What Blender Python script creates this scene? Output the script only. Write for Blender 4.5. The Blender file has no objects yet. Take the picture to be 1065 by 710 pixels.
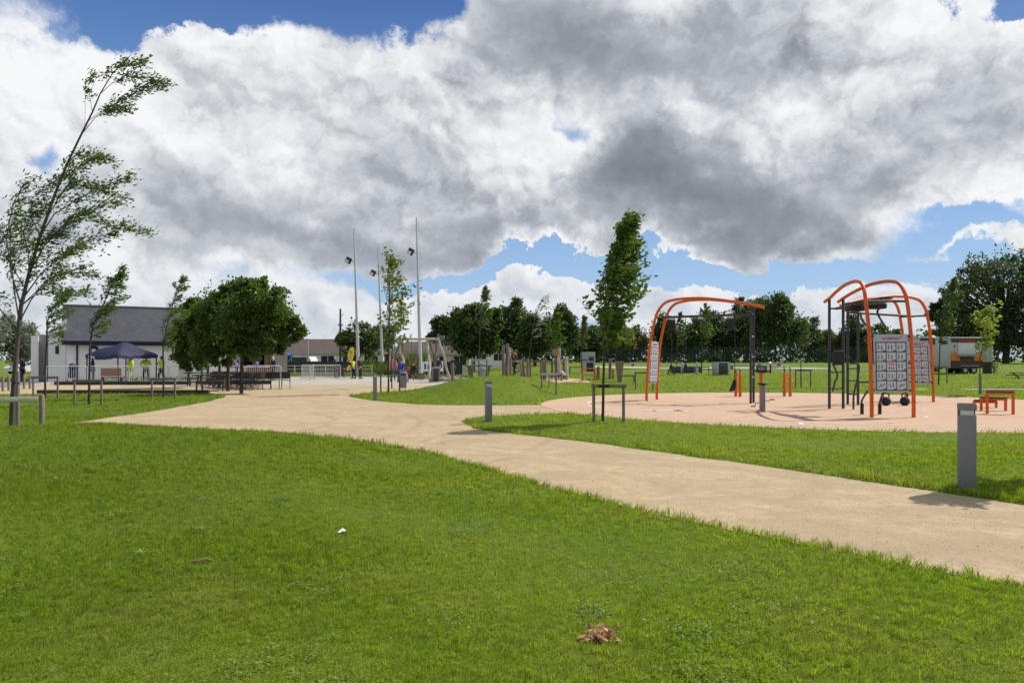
import bpy, bmesh, math, random
import numpy as np
from mathutils import Vector, Matrix
from math import radians, sin, cos, pi, tan, atan2, sqrt

scene = bpy.context.scene
COL = scene.collection
F, CX, HY, H = 775.0, 532.5, 373.6, 1.51     # photo focal length (px), centre column, horizon row, eye height
random.seed(4); RNG = np.random.default_rng(7)

# ---------------------------------------------------------------- shader helper
class G:
    def __init__(s, nt): s.nt = nt; s.L = nt.links.new
    def n(s, t, **k):
        nd = s.nt.nodes.new(t)
        for a, b in k.items(): setattr(nd, a, b)
        return nd
    def put(s, sock, v):
        if v is None: return
        if isinstance(v, bpy.types.NodeSocket): s.L(v, sock)
        else: sock.default_value = v
    def m(s, op, a, b=None, c=None, clamp=False):
        nd = s.n('ShaderNodeMath', operation=op, use_clamp=clamp)
        for i, v in enumerate((a, b, c)): s.put(nd.inputs[i], v)
        return nd.outputs[0]
    def v(s, op, a, b=None, out=0, scale=None):
        nd = s.n('ShaderNodeVectorMath', operation=op)
        s.put(nd.inputs[0], a); s.put(nd.inputs[1], b)
        if scale is not None: s.put(nd.inputs['Scale'], scale)
        return nd.outputs[out]
    def noise(s, vec, scale, detail=5, rough=.55, lac=2.0, out='Fac', dist=0):
        nd = s.n('ShaderNodeTexNoise')
        s.put(nd.inputs['Vector'], vec); s.put(nd.inputs['Scale'], scale)
        nd.inputs['Detail'].default_value = detail; nd.inputs['Roughness'].default_value = rough
        nd.inputs['Lacunarity'].default_value = lac; nd.inputs['Distortion'].default_value = dist
        return nd.outputs[out]
    def sstep(s, x, a, b, lo=0., hi=1.):
        nd = s.n('ShaderNodeMapRange', interpolation_type='SMOOTHSTEP')
        for i, v in enumerate((x, a, b, lo, hi)): s.put(nd.inputs[i], v)
        return nd.outputs[0]
    def lin(s, x, a, b, lo=0., hi=1.):
        nd = s.n('ShaderNodeMapRange')
        for i, v in enumerate((x, a, b, lo, hi)): s.put(nd.inputs[i], v)
        return nd.outputs[0]
    def mix(s, f, a, b, blend='MIX'):
        nd = s.n('ShaderNodeMix', data_type='RGBA', blend_type=blend)
        s.put(nd.inputs['Factor'], f)
        for k, v in ((6, a), (7, b)):
            if isinstance(v, (tuple, list)) and len(v) == 3: v = (*v, 1)
            s.put(nd.inputs[k], v)
        return nd.outputs[2]
    def ramp(s, f, stops, interp='LINEAR'):
        nd = s.n('ShaderNodeValToRGB'); cr = nd.color_ramp; cr.interpolation = interp
        while len(cr.elements) < len(stops): cr.elements.new(.5)
        for e, (p, c) in zip(cr.elements, stops):
            e.position = p; e.color = (*c, 1)
        s.put(nd.inputs[0], f); return nd.outputs[0]

# ---------------------------------------------------------------- camera
cam = bpy.data.cameras.new('camera'); cam_o = bpy.data.objects.new('camera', cam); COL.objects.link(cam_o)
cam.sensor_width = 36; cam.lens = F / 1065 * 36; cam.shift_y = (HY - 355) / 1065
cam.clip_start = .05; cam.clip_end = 4000
cam_o.location = (0, 0, H); cam_o.rotation_euler = (pi / 2, 0, 0)
scene.camera = cam_o
scene.view_settings.view_transform = 'Standard'; scene.view_settings.look = 'None'
scene.view_settings.exposure = 0.0; scene.view_settings.gamma = 1

# ---------------------------------------------------------------- light and sky
SUN_AZ, SUN_EL = radians(60), radians(47)
world = bpy.data.worlds.new('World'); scene.world = world; world.use_nodes = True
def build_sky():
    nt = world.node_tree; nt.nodes.clear(); g = G(nt)
    out = g.n('ShaderNodeOutputWorld'); bg = g.n('ShaderNodeBackground')
    g.L(bg.outputs[0], out.inputs[0])
    sky = g.n('ShaderNodeTexSky', sky_type='NISHITA'); sky.sun_disc = False
    sky.sun_elevation = SUN_EL; sky.sun_rotation = SUN_AZ; sky.air_density = 1.0; sky.dust_density = .6; sky.ozone_density = 2.2
    tc = g.n('ShaderNodeTexCoord'); d = tc.outputs['Generated']
    sx = g.n('ShaderNodeSeparateXYZ'); g.L(d, sx.inputs[0])
    az = g.m('MULTIPLY', g.m('ARCTAN2', sx.outputs[0], sx.outputs[1]), 180 / pi)
    el = g.m('MULTIPLY', g.m('ARCSINE', sx.outputs[2]), 180 / pi)
    cb = g.n('ShaderNodeCombineXYZ'); g.L(az, cb.inputs[0]); g.L(el, cb.inputs[1])
    p = cb.outputs[0]
    w1 = g.noise(d, 4.0, 3, .5, out='Color'); w2 = g.noise(d, 13.0, 6, .62, out='Color')
    c5 = (.5, .5, .5)
    warp = g.v('ADD', g.v('SCALE', g.v('SUBTRACT', w1, c5), scale=11.0), g.v('SCALE', g.v('SUBTRACT', w2, c5), scale=6.0))
    pw = g.v('ADD', p, warp)
    def ang(px, py):
        a = math.atan((px - CX) / F); return (math.degrees(a), math.degrees(math.atan((HY - py) / F * cos(a))), 0)
    def field(blobs, pos):
        tot = None
        for (px, py, rx, ry, amp) in blobs:
            c = ang(px, py); ca = cos(radians(c[0]))
            k = (1 / (rx * .0739 * ca * ca), 1 / (ry * .0739 * ca), 0)
            q = g.v('MULTIPLY', g.v('SUBTRACT', pos, c), k)
            r2 = g.v('DOT_PRODUCT', q, q, out=1)
            e = g.m('MULTIPLY', g.m('EXPONENT', g.m('MULTIPLY', r2, -1.0)), amp)
            tot = e if tot is None else g.m('ADD', tot, e)
        return tot
    cover = [  # cloud masses: column, row, half width, half height, weight
        (60, 110, 170, 80, 1.0), (210, 95, 130, 70, .9), (330, 130, 130, 75, 1.0), (460, 105, 95, 75, 1.0),
        (530, 180, 80, 75, .9), (130, 215, 190, 70, 1.0), (330, 225, 190, 55, 1.1), (500, 235, 110, 36, .9), (20, 250, 120, 60, .8),
        (600, 25, 130, 70, 1.2), (760, 25, 120, 75, 1.1), (890, 40, 110, 70, 1.0), (660, 200, 85, 55, 1.2), (760, 195, 130, 60, 1.3),
        (880, 170, 130, 80, 1.2), (990, 140, 110, 80, 1.0), (1080, 120, 80, 90, .9), (860, 100, 150, 50, .7), (700, 130, 60, 40, .6),
        (1000, 250, 90, 7, .8), (930, 296, 75, 20, .8), (820, 312, 140, 16, .8), (300, 315, 330, 19, 1.0), (560, 310, 120, 17, .85),
        (1010, 320, 140, 30, .8), (480, 340, 700, 16, .9), (-250, 150, 200, 150, 1.0), (1350, 200, 200, 130, 1.0),
        (30, 0, 60, 30, .3), (560, 228, 90, 38, .8), (760, 232, 130, 25, .7), (610, 235, 75, 40, 1.3), (700, 245, 60, 22, .7)]
    holes = [(330, 5, 115, 30, -1.4), (180, 0, 90, 20, -.9), (445, 12, 45, 24, -1.0), (40, 152, 30, 24, -1.3), (592, 120, 16, 26, -.75), (880, 72, 34, 12, -.5),
             (1050, 8, 30, 20, -1.0), (740, 280, 200, 16, -1.9), (1000, 226, 90, 26, -1.25), (1010, 190, 40, 14, -.35), (930, 268, 80, 12, -.8), (860, 275, 90, 10, -.7), (40, 292, 200, 8, -.4), (540, 281, 160, 11, -1.5), (85, 0, 60, 8, -.5)]
    shade = [  # how deep in the cloud, away from the sun
        (190, 190, 160, 50, .42), (420, 165, 70, 50, .42), (545, 165, 55, 75, -.55), (430, 75, 110, 35, -.25), (880, 85, 90, 35, -.25), (90, 90, 110, 50, -.15), (370, 235, 190, 34, .62), (80, 258, 160, 20, .25), (300, 265, 200, 20, .3),
        (560, 15, 150, 60, .85), (690, 45, 130, 45, .5), (640, 190, 80, 55, .72), (740, 215, 150, 45, .85), (860, 200, 90, 45, .6), (700, 165, 110, 40, .5),
        (985, 110, 60, 50, .55), (1060, 150, 60, 40, .4), (20, 120, 70, 50, .35), (820, 60, 80, 30, .25), (500, 255, 100, 15, .4), (530, 90, 40, 30, .15)]
    dens = g.m('ADD', field(cover, pw), field(holes, pw))
    # away from the view the same weather goes on, in a noise of its own
    dz = g.v('MULTIPLY', d, (1, 1, 1.35))
    f0 = g.noise(dz, 2.2, 3, .5)
    aw = g.sstep(g.m('ABSOLUTE', az), 48, 75); ew = g.sstep(el, 30, 44)
    off = g.m('MAXIMUM', aw, ew)
    dens = g.m('ADD', g.m('MULTIPLY', dens, g.m('SUBTRACT', 1, off)), g.m('MULTIPLY', off, g.sstep(f0, .42, .6)))
    wz = g.v('ADD', dz, g.v('SCALE', g.v('SUBTRACT', w2, c5), scale=.10))
    def puffs(pos, sc, det):
        vo = g.n('ShaderNodeTexVoronoi', feature='F1'); g.put(vo.inputs['Vector'], pos); vo.inputs['Scale'].default_value = sc
        vo.inputs['Detail'].default_value = det; vo.inputs['Roughness'].default_value = .55; vo.inputs['Lacunarity'].default_value = 2.3
        vo.normalize = True
        return g.m('SUBTRACT', 1.0, g.m('MULTIPLY', vo.outputs['Distance'], 1.7))
    up = Vector((.75, 0, 1.0)).normalized()
    sh = lambda k: g.v('ADD', wz, tuple(up * k))
    pA = puffs(wz, 8.0, 2.0); pA2 = puffs(sh(.028), 8.0, 2.0)
    fA = g.noise(wz, 3.6, 3, .5); fA2 = g.noise(sh(.07), 3.6, 3, .5)
    fB = g.noise(wz, 12.0, 6, .56); fB2 = g.noise(sh(.018), 12.0, 6, .56)
    nz = g.m('ADD', g.m('MULTIPLY', g.m('SUBTRACT', fA, .5), .8), g.m('ADD', g.m('MULTIPLY', g.m('SUBTRACT', pA, .4), .50), g.m('MULTIPLY', g.m('SUBTRACT', fB, .5), .9)))
    dn = g.m('ADD', dens, nz)
    soft = g.sstep(g.noise(dz, 3.0, 2, .5), .4, .6)
    mask = g.sstep(dn, .10, g.lin(soft, 0, 1, .42, .85))
    relief = g.m('ADD', g.m('MULTIPLY', g.m('SUBTRACT', pA, pA2), 1.15), g.m('ADD', g.m('MULTIPLY', g.m('SUBTRACT', fA, fA2), 2.0), g.m('MULTIPLY', g.m('SUBTRACT', fB, fB2), 1.7)))
    base_s = g.m('ADD', field(shade, g.v('ADD', p, g.v('SCALE', warp, scale=1.2))), g.m('MULTIPLY', off, .4))
    calm = g.sstep(base_s, .95, .15, .45, 1.0)       # bases are smoother than the lit sides
    S = g.m('SUBTRACT', g.m('ADD', base_s, g.m('MULTIPLY', g.m('SUBTRACT', fA, .5), 1.0)), g.m('MULTIPLY', relief, calm))
    S = g.m('ADD', S, g.m('MULTIPLY', g.m('SUBTRACT', fB, .5), -.5))
    S = g.m('ADD', S, g.sstep(dn, .55, 1.7, -.10, .16))
    low = g.sstep(el, 8.5, 3.5)
    S = g.m('ADD', S, g.m('MULTIPLY', low, .12))
    ccol = g.ramp(g.lin(S, -.18, 1.72), [(0, (.93, .94, .95)), (.18, (.80, .82, .845)), (.36, (.60, .63, .67)), (.54, (.41, .44, .49)), (.74, (.285, .313, .36)), (1, (.205, .23, .27))])
    ccol = g.mix(g.m('MULTIPLY', low, .35), ccol, (.62, .69, .78))
    skyc = g.mix(1.0, sky.outputs[0], (.088, .088, .092), 'MULTIPLY')
    # a deep blue overhead washing out towards the horizon
    blue = g.ramp(g.lin(el, 0, 30), [(0, (.50, .66, .84)), (.2, (.36, .57, .86)), (.45, (.20, .40, .76)), (.85, (.06, .155, .44)), (1, (.05, .13, .39))])
    skyc = g.mix(.78, skyc, blue)
    col = g.mix(mask, skyc, ccol)
    col = g.mix(g.sstep(el, .5, -1.5), col, (.25, .28, .28))
    g.L(col, bg.inputs[0]); bg.inputs[1].default_value = 1.0
build_sky()
world.cycles.sampling_method = 'MANUAL'; world.cycles.sample_map_resolution = 256
sun = bpy.data.lights.new('sun', 'SUN'); sun.energy = 4.8; sun.angle = radians(.5); sun.color = (1, .955, .88)
sun_o = bpy.data.objects.new('sun', sun); COL.objects.link(sun_o)
sd = Vector((sin(SUN_AZ) * cos(SUN_EL), cos(SUN_AZ) * cos(SUN_EL), sin(SUN_EL)))
sun_o.rotation_euler = sd.to_track_quat('Z', 'Y').to_euler(); sun_o.location = sd * 60

# ==================================================================== materials
MATS = {}
def mk(name, c, rough=.7, var=.18, scale=6., metal=0., bump=0., bscale=40., spec=.4, stretch=None, c2=None):
    if name in MATS: return MATS[name]
    m = bpy.data.materials.new(name); m.use_nodes = True; nt = m.node_tree; nt.nodes.clear(); g = G(nt)
    out = g.n('ShaderNodeOutputMaterial'); b = g.n('ShaderNodeBsdfPrincipled'); g.L(b.outputs[0], out.inputs[0])
    tc = g.n('ShaderNodeTexCoord'); p = tc.outputs['Object']
    if stretch: p = g.v('MULTIPLY', p, stretch)
    n = g.noise(p, scale, 6, .6); n2 = g.noise(p, scale * 7, 3, .6)
    f = g.m('ADD', g.m('MULTIPLY', n, .65), g.m('MULTIPLY', n2, .35))
    hi = tuple(min(1, v * (1 + var)) for v in c) if c2 is None else c2
    lo = tuple(v * (1 - var) for v in c)
    g.L(g.mix(g.lin(f, .3, .7), lo, hi), b.inputs['Base Color'])
    b.inputs['Metallic'].default_value = metal; b.inputs['Specular IOR Level'].default_value = spec
    g.put(b.inputs['Roughness'], g.lin(n2, .3, .7, max(.05, rough - .08), min(1, rough + .08)))
    if bump:
        bp = g.n('ShaderNodeBump'); bp.inputs['Strength'].default_value = bump; bp.inputs['Distance'].default_value = .02
        g.L(g.noise(p, bscale, 5, .6), bp.inputs['Height']); g.L(bp.outputs[0], b.inputs['Normal'])
    MATS[name] = m; return m

def leafmat(name, cols, trans=.35, nscale=1.2, rough=.5, tcol=(.22, .34, .03)):
    m = bpy.data.materials.new(name); m.use_nodes = True; nt = m.node_tree; nt.nodes.clear(); g = G(nt)
    out = g.n('ShaderNodeOutputMaterial')
    geo = g.n('ShaderNodeNewGeometry'); tc = g.n('ShaderNodeTexCoord')
    r = geo.outputs['Random Per Island']
    n = g.noise(tc.outputs['Object'], nscale, 3, .5)
    f = g.m('ADD', g.m('MULTIPLY', r, .6), g.m('MULTIPLY', g.lin(n, .3, .7), .4))
    k = len(cols) - 1
    c = g.ramp(f, [(i / k, cc) for i, cc in enumerate(cols)])
    b = g.n('ShaderNodeBsdfPrincipled'); g.L(c, b.inputs['Base Color']); b.inputs['Roughness'].default_value = rough
    b.inputs['Specular IOR Level'].default_value = .35
    t = g.n('ShaderNodeBsdfTranslucent'); g.L(g.mix(.55, c, tcol), t.inputs[0])
    ms = g.n('ShaderNodeMixShader'); ms.inputs[0].default_value = trans
    g.L(b.outputs[0], ms.inputs[1]); g.L(t.outputs[0], ms.inputs[2]); g.L(ms.outputs[0], out.inputs[0])
    MATS[name] = m; return m

# ==================================================================== meshes
class MB:
    def __init__(s): s.V = []; s.Fc = []
    def add(s, vs, fs):
        o = len(s.V); s.V += [tuple(v) for v in vs]; s.Fc += [tuple(i + o for i in f) for f in fs]; return s
    def box(s, c, d, rz=0., rot=None, bev=0.):
        x, y, z = (v / 2 for v in d)
        R = rot if rot is not None else Matrix.Rotation(rz, 3, 'Z'); c = Vector(c)
        if bev:
            bm = bmesh.new(); bmesh.ops.create_cube(bm, size=1)
            for v in bm.verts: v.co = Vector((v.co.x * d[0], v.co.y * d[1], v.co.z * d[2]))
            bmesh.ops.bevel(bm, geom=bm.edges[:], offset=bev, segments=2, affect='EDGES', profile=.5)
            bm.verts.index_update()
            s.add([c + R @ v.co for v in bm.verts], [[v.index for v in f.verts] for f in bm.faces]); bm.free(); return s
        vs = [c + R @ Vector(p) for p in ((-x, -y, -z), (x, -y, -z), (x, y, -z), (-x, y, -z), (-x, -y, z), (x, -y, z), (x, y, z), (-x, y, z))]
        return s.add(vs, [(0, 3, 2, 1), (4, 5, 6, 7), (0, 1, 5, 4), (1, 2, 6, 5), (2, 3, 7, 6), (3, 0, 4, 7)])
    def tube(s, pts, r, n=10, cap=True):
        pts = [Vector(p) for p in pts]; k = len(pts)
        rs = list(r) if isinstance(r, (list, tuple)) else [r] * k
        o = len(s.V); up = None
        for i, p in enumerate(pts):
            t = (pts[min(i + 1, k - 1)] - pts[max(i - 1, 0)]).normalized()
            if up is None:
                a = Vector((0, 0, 1)) if abs(t.z) < .9 else Vector((1, 0, 0)); up = (a - t * a.dot(t)).normalized()
            else:
                up = up - t * up.dot(t)
                up = up.normalized() if up.length > 1e-5 else t.orthogonal().normalized()
            w = t.cross(up)
            for j in range(n):
                a = 2 * pi * j / n; s.V.append(tuple(p + (up * cos(a) + w * sin(a)) * rs[i]))
        for i in range(k - 1):
            for j in range(n):
                a = o + i * n + j; b = o + i * n + (j + 1) % n
                s.Fc.append((a, b, b + n, a + n))
        if cap:
            s.Fc.append(tuple(o + j for j in reversed(range(n)))); s.Fc.append(tuple(o + (k - 1) * n + j for j in range(n)))
        return s
    def lathe(s, prof, c=(0, 0, 0), n=16):
        o = len(s.V); c = Vector(c)
        for r, z in prof:
            for j in range(n): s.V.append(tuple(c + Vector((r * cos(2 * pi * j / n), r * sin(2 * pi * j / n), z))))
        for i in range(len(prof) - 1):
            for j in range(n):
                a = o + i * n + j; b = o + i * n + (j + 1) % n; s.Fc.append((a, b, b + n, a + n))
        s.Fc.append(tuple(o + j for j in reversed(range(n)))); s.Fc.append(tuple(o + (len(prof) - 1) * n + j for j in range(n)))
        return s
    def ball(s, c, r, n=12, k=8):
        rr = r if isinstance(r, (tuple, list)) else (r, r, r); o = len(s.V); c = Vector(c)
        for i in range(1, k):
            a = pi * i / k
            for j in range(n): s.V.append((c.x + rr[0] * sin(a) * cos(2 * pi * j / n), c.y + rr[1] * sin(a) * sin(2 * pi * j / n), c.z - rr[2] * cos(a)))
        for i in range(k - 2):
            for j in range(n):
                a = o + i * n + j; b = o + i * n + (j + 1) % n; s.Fc.append((a, b, b + n, a + n))
        s.V += [(c.x, c.y, c.z - rr[2]), (c.x, c.y, c.z + rr[2])]; q = o + (k - 1) * n
        for j in range(n):
            s.Fc.append((o + (j + 1) % n, o + j, q)); a = o + (k - 2) * n
            s.Fc.append((a + j, a + (j + 1) % n, q + 1))
        return s
    def prism(s, poly, z0, z1, M=None):
        n = len(poly); vs = [Vector((x, y, z0)) for x, y in poly] + [Vector((x, y, z1)) for x, y in poly]
        if M is not None: vs = [M @ v for v in vs]
        return s.add(vs, [tuple(reversed(range(n))), tuple(range(n, 2 * n))] + [(i, (i + 1) % n, n + (i + 1) % n, n + i) for i in range(n)])
    def build(s, name, mat, parent=None, loc=(0, 0, 0), rz=0., smooth=True):
        me = bpy.data.meshes.new(name); me.from_pydata(s.V, [], s.Fc); me.validate()
        if smooth:
            me.polygons.foreach_set('use_smooth', [True] * len(me.polygons)); me.set_sharp_from_angle(angle=radians(38))
        if mat is not None: me.materials.append(mat)
        o = bpy.data.objects.new(name, me); COL.objects.link(o); o.location = loc; o.rotation_euler = (0, 0, rz)
        if parent is not None: o.parent = parent
        return o
def npmesh(name, V, quads, mat, parent=None, tris=False, kind=None, smooth=False):
    me = bpy.data.meshes.new(name); V = np.asarray(V, np.float32).reshape(-1, 3); q = np.asarray(quads, np.int32)
    k = q.shape[1]; me.vertices.add(len(V)); me.vertices.foreach_set('co', V.ravel())
    me.loops.add(q.size); me.loops.foreach_set('vertex_index', q.ravel())
    me.polygons.add(len(q)); me.polygons.foreach_set('loop_start', np.arange(0, q.size, k, dtype=np.int32))
    me.update(calc_edges=True)
    if smooth: me.polygons.foreach_set('use_smooth', np.ones(len(q), bool))
    me.materials.append(mat)
    o = bpy.data.objects.new(name, me); COL.objects.link(o)
    if parent is not None: o.parent = parent
    if kind: o['kind'] = kind
    return o
def multi(o, pieces):
    """put several meshes with their own materials into the one mesh of o"""
    V, Fc, mi, mats = [], [], [], []
    for mb, m in pieces:
        k = len(V); V += mb.V; Fc += [tuple(i + k for i in f) for f in mb.Fc]
        if m not in mats: mats.append(m)
        mi += [mats.index(m)] * len(mb.Fc)
    me = bpy.data.meshes.new(o.name); me.from_pydata(V, [], Fc)
    for m in mats: me.materials.append(m)
    me.polygons.foreach_set('material_index', mi); me.polygons.foreach_set('use_smooth', [True] * len(Fc)); me.set_sharp_from_angle(angle=radians(38))
    o.data = me; return o
def tag(o, label, cat, group=None):
    o['label'] = label; o['category'] = cat
    if group: o['group'] = group
    return o
def thing(name, label, cat, loc=(0, 0, 0), rz=0., group=None):
    o = bpy.data.objects.new(name, None); COL.objects.link(o); o.location = loc; o.rotation_euler = (0, 0, rz); o.empty_display_size = .1
    return tag(o, label, cat, group)
def dup(root, loc, rz=0., label=None, scale=None):
    r = root.copy(); COL.objects.link(r); r.location = loc; r.rotation_euler = (0, 0, rz)
    if label: r['label'] = label
    if scale: r.scale = (scale,) * 3
    for ch in list(root.children):
        c = ch.copy(); COL.objects.link(c); c.parent = r
        for gch in list(ch.children):
            d = gch.copy(); COL.objects.link(d); d.parent = c
    return r
def text(name, body, size, mat, parent, loc, rot, ext=.002, align='CENTER', sx=1.):
    cu = bpy.data.curves.new(name, 'FONT'); cu.body = body; cu.size = size; cu.extrude = ext; cu.align_x = align; cu.align_y = 'CENTER'
    cu.offset = size * .018
    cu.materials.append(mat); q = bpy.data.objects.new(name, cu); COL.objects.link(q); bpy.context.view_layer.update()
    me = bpy.data.meshes.new_from_object(q.evaluated_get(bpy.context.evaluated_depsgraph_get())); me.name = name; bpy.data.objects.remove(q)
    me.materials.clear(); me.materials.append(mat); o = bpy.data.objects.new(name, me); COL.objects.link(o); o.parent = parent
    o.location = loc; o.rotation_euler = rot; o.scale = (sx, 1, 1); return o

# ==================================================================== ground plan (metres, camera at 0,0)
def smooth_poly(P, it=2):
    for _ in range(it):
        Q = []
        for i in range(len(P)):
            a, b = P[i], P[(i + 1) % len(P)]
            Q += [(a[0] * .75 + b[0] * .25, a[1] * .75 + b[1] * .25), (a[0] * .25 + b[0] * .75, a[1] * .25 + b[1] * .75)]
        P = Q
    return P
SAND = [(9.0, -2.4), (7, .3), (5.1, 2.7), (3.37, 4.9), (2.14, 6.3), (1.4, 7.3), (.72, 8.35), (.1, 9.4), (-.43, 10.35), (-1.2, 11.7), (-2.5, 13.5), (-3.85, 14.75), (-6, 15.7),
        (-8.5, 16.3), (-9.9, 16.8), (-10.5, 17.5), (-10.4, 20), (-10.5, 23.2), (-10.9, 27), (-11.5, 29.8), (-11.9, 31.2), (-14.2, 32.2), (-19, 32),
        (-34, 31.5), (-34, 44), (-20, 44.2), (-14, 43.8), (-6, 43.6), (-1.2, 43.2), (-3.6, 40), (-5.2, 35.5), (-6.6, 32.2), (-6.9, 31.2), (-6.1, 29), (-4.7, 26.6),
        (-2.8, 24.7), (-1.2, 24.5), (.3, 24.6), (1.6, 24.8), (2.6, 23), (2.6, 21), (1.13, 20.75), (-.3, 19.95), (-1.05, 18.8), (-1.25, 18.0), (-1.05, 17.1), (-.66, 15.9), (.3, 14.8),
        (1.2, 13.8), (2.4, 12.1), (3.6, 10.5), (5.24, 7.75), (7.3, 4.5), (9.5, 1.2), (12, -2.4)]
SAND = smooth_poly(SAND, 2)
SAND = [(x + .05 * sin(x * 5.1 + y * 3.3) + .03 * sin(x * 13 - y * 11), y + .04 * sin(x * 4.3 - y * 6.1)) for x, y in SAND]
PLC, PLR = (10.3, 24.5), 9.35
PLAZA = [(PLC[0] + PLR * cos(2 * pi * i / 96), PLC[1] + PLR * sin(2 * pi * i / 96)) for i in range(96)]
PAVE = [(-34, 44), (-14, 43.6), (-1.2, 43), (1.5, 47), (1.5, 62), (-8, 64), (-34, 64)]
PIT = smooth_poly([(.6, 49), (1.2, 44), (1.6, 39.8), (2.6, 38.4), (3.6, 39.2), (4.6, 43), (5.2, 50), (4.0, 53), (2.0, 53)], 2)
FARP = [(8, 74), (14, 71.5), (30, 70), (31, 72), (30, 74), (16, 77), (8, 80)]
FOOT = [(-26.5, 32), (-24.5, 32), (-31, 50), (-34, 50)]
def sdpoly(P, x, y):
    P = np.asarray(P); x = np.asarray(x, float); y = np.asarray(y, float)
    d = np.full(x.shape, 1e9); ins = np.zeros(x.shape, bool)
    for i in range(len(P)):
        ax, ay = P[i - 1]; bx, by = P[i]; ex, ey = bx - ax, by - ay
        t = np.clip(((x - ax) * ex + (y - ay) * ey) / (ex * ex + ey * ey + 1e-12), 0, 1)
        d = np.minimum(d, (x - ax - t * ex) ** 2 + (y - ay - t * ey) ** 2)
        c = ((ay > y) != (by > y)) & (x < ex * (y - ay) / (ey if abs(ey) > 1e-12 else 1e-12) + ax)
        ins ^= c
    return np.where(ins, -1, 1) * np.sqrt(d)
def sdhard(x, y):
    d = np.minimum(sdpoly(SAND, x, y), np.hypot(x - PLC[0], y - PLC[1]) - PLR)
    for P in (PAVE, PIT, FARP): d = np.minimum(d, sdpoly(P, x, y))
    return d
def ss(a, b, x):
    t = np.clip((x - a) / (b - a), 0, 1); return t * t * (3 - 2 * t)
def rise(x, y): return .95 * ss(36, 98, y) * ss(-6, 4, x)
def hgt(x, y, d=None, lip=True):
    x = np.asarray(x, float); y = np.asarray(y, float)
    if d is None: d = sdhard(x, y)
    m = ss(0., 1.7, d)
    b = .43 * np.exp(-((x + 6.2) / 3.7) ** 2 - ((y - 10.6) / 3.3) ** 2) + .13 * np.exp(-((x + 11) / 4) ** 2 - ((y - 11.5) / 2.8) ** 2)
    b = b + .78 * np.exp(-((x + .55) / 3.3) ** 2 - ((y - 30.3) / 3.3) ** 2) + .35 * np.exp(-((x - 3.2) / 2.5) ** 2 - ((y - 35) / 3.0) ** 2)
    b = b + .10 * np.exp(-((x - 9) / 7) ** 2 - ((y - 39) / 3) ** 2)
    b = b + .016 * np.sin(x * 1.7 + y * .6) + .014 * np.sin(y * 2.3 - x * .9) + .02 * np.sin(x * .5 + 1) * np.sin(y * .45)
    z = rise(x, y) + b * m
    if lip: z = z + .03 * ss(-.05, .10, d) - .06 * ss(.04, -.08, d)
    return z
_Y = np.concatenate([np.arange(2.5, 60, .05), np.arange(60, 400, .2)])
def at(px, py, Y=None):
    """the ground point seen at column px: where the line of sight meets the ground, or at depth Y"""
    if Y is None:
        X = (px - CX) * _Y / F; z = H - (py - HY) * _Y / F; hh = hgt(X, _Y, lip=False)
        i = int(np.argmax(z <= hh)); Y = float(_Y[i]) if (z <= hh).any() else 120.
    X = (px - CX) * Y / F
    return Vector((X, Y, float(hgt(np.array([X]), np.array([Y]), lip=False)[0])))
def gz(x, y): return float(hgt(np.array([x]), np.array([y]), lip=False)[0])
def pp(px, py, Y): return Vector(((px - CX) * Y / F, Y, H - (py - HY) * Y / F))

# ==================================================================== the setting
GX0, GX1, GY0, GY1, GS = -40, 60, -3, 62, .16
_gx = np.arange(GX0, GX1 + GS, GS); _gy = np.arange(GY0, GY1 + GS, GS)
_GD = sdhard(*np.meshgrid(_gx, _gy, indexing='ij'))
def dfast(x, y):
    fx = np.clip((x - GX0) / GS, 0, len(_gx) - 1.001); fy = np.clip((y - GY0) / GS, 0, len(_gy) - 1.001)
    i = fx.astype(int); j = fy.astype(int); u = fx - i; w = fy - j
    return _GD[i, j] * (1 - u) * (1 - w) + _GD[i + 1, j] * u * (1 - w) + _GD[i, j + 1] * (1 - u) * w + _GD[i + 1, j + 1] * u * w

def turf_mat():
    m = bpy.data.materials.new('turf'); m.use_nodes = True; nt = m.node_tree; nt.nodes.clear(); g = G(nt)
    out = g.n('ShaderNodeOutputMaterial'); b = g.n('ShaderNodeBsdfPrincipled'); g.L(b.outputs[0], out.inputs[0])
    p = g.n('ShaderNodeTexCoord').outputs['Object']
    a = g.noise(p, .55, 5, .6); c = g.noise(p, 9, 6, .7); e = g.noise(p, 60, 4, .6); w = g.noise(p, .12, 3, .5)
    f = g.m('ADD', g.m('MULTIPLY', c, .45), g.m('MULTIPLY', e, .55))
    col = g.ramp(g.lin(f, .32, .68), [(0, (.045, .075, .006)), (.45, (.125, .19, .010)), (1, (.25, .32, .018))])
    col = g.mix(g.m('MULTIPLY', g.sstep(a, .5, .72), .5), col, (0.196, 0.217, 0.061))
    col = g.mix(g.m('MULTIPLY', g.sstep(w, .45, .6), .35), col, (0.080, 0.145, 0.026))
    g.L(col, b.inputs['Base Color']); b.inputs['Roughness'].default_value = .9; b.inputs['Specular IOR Level'].default_value = .15
    bp = g.n('ShaderNodeBump'); bp.inputs['Strength'].default_value = .9; bp.inputs['Distance'].default_value = .08
    g.L(f, bp.inputs['Height']); g.L(bp.outputs[0], b.inputs['Normal'])
    return m
TURF = turf_mat()
def axis(a, b, st, far, k):
    v = list(np.arange(a, b, st)); s = st
    while v[-1] < far[1]: s *= k; v.append(v[-1] + s)
    s = st; lo = []
    x = a
    while x > far[0]: s *= k; x -= s; lo.append(x)
    return np.array(lo[::-1] + v)
xs = axis(-14, 20, .2, (-1500, 1500), 1.10); ys = axis(-2.5, 46, .2, (-40, 2500), 1.06)
XX, YY = np.meshgrid(xs, ys, indexing='ij'); ZZ = hgt(XX, YY)
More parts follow.
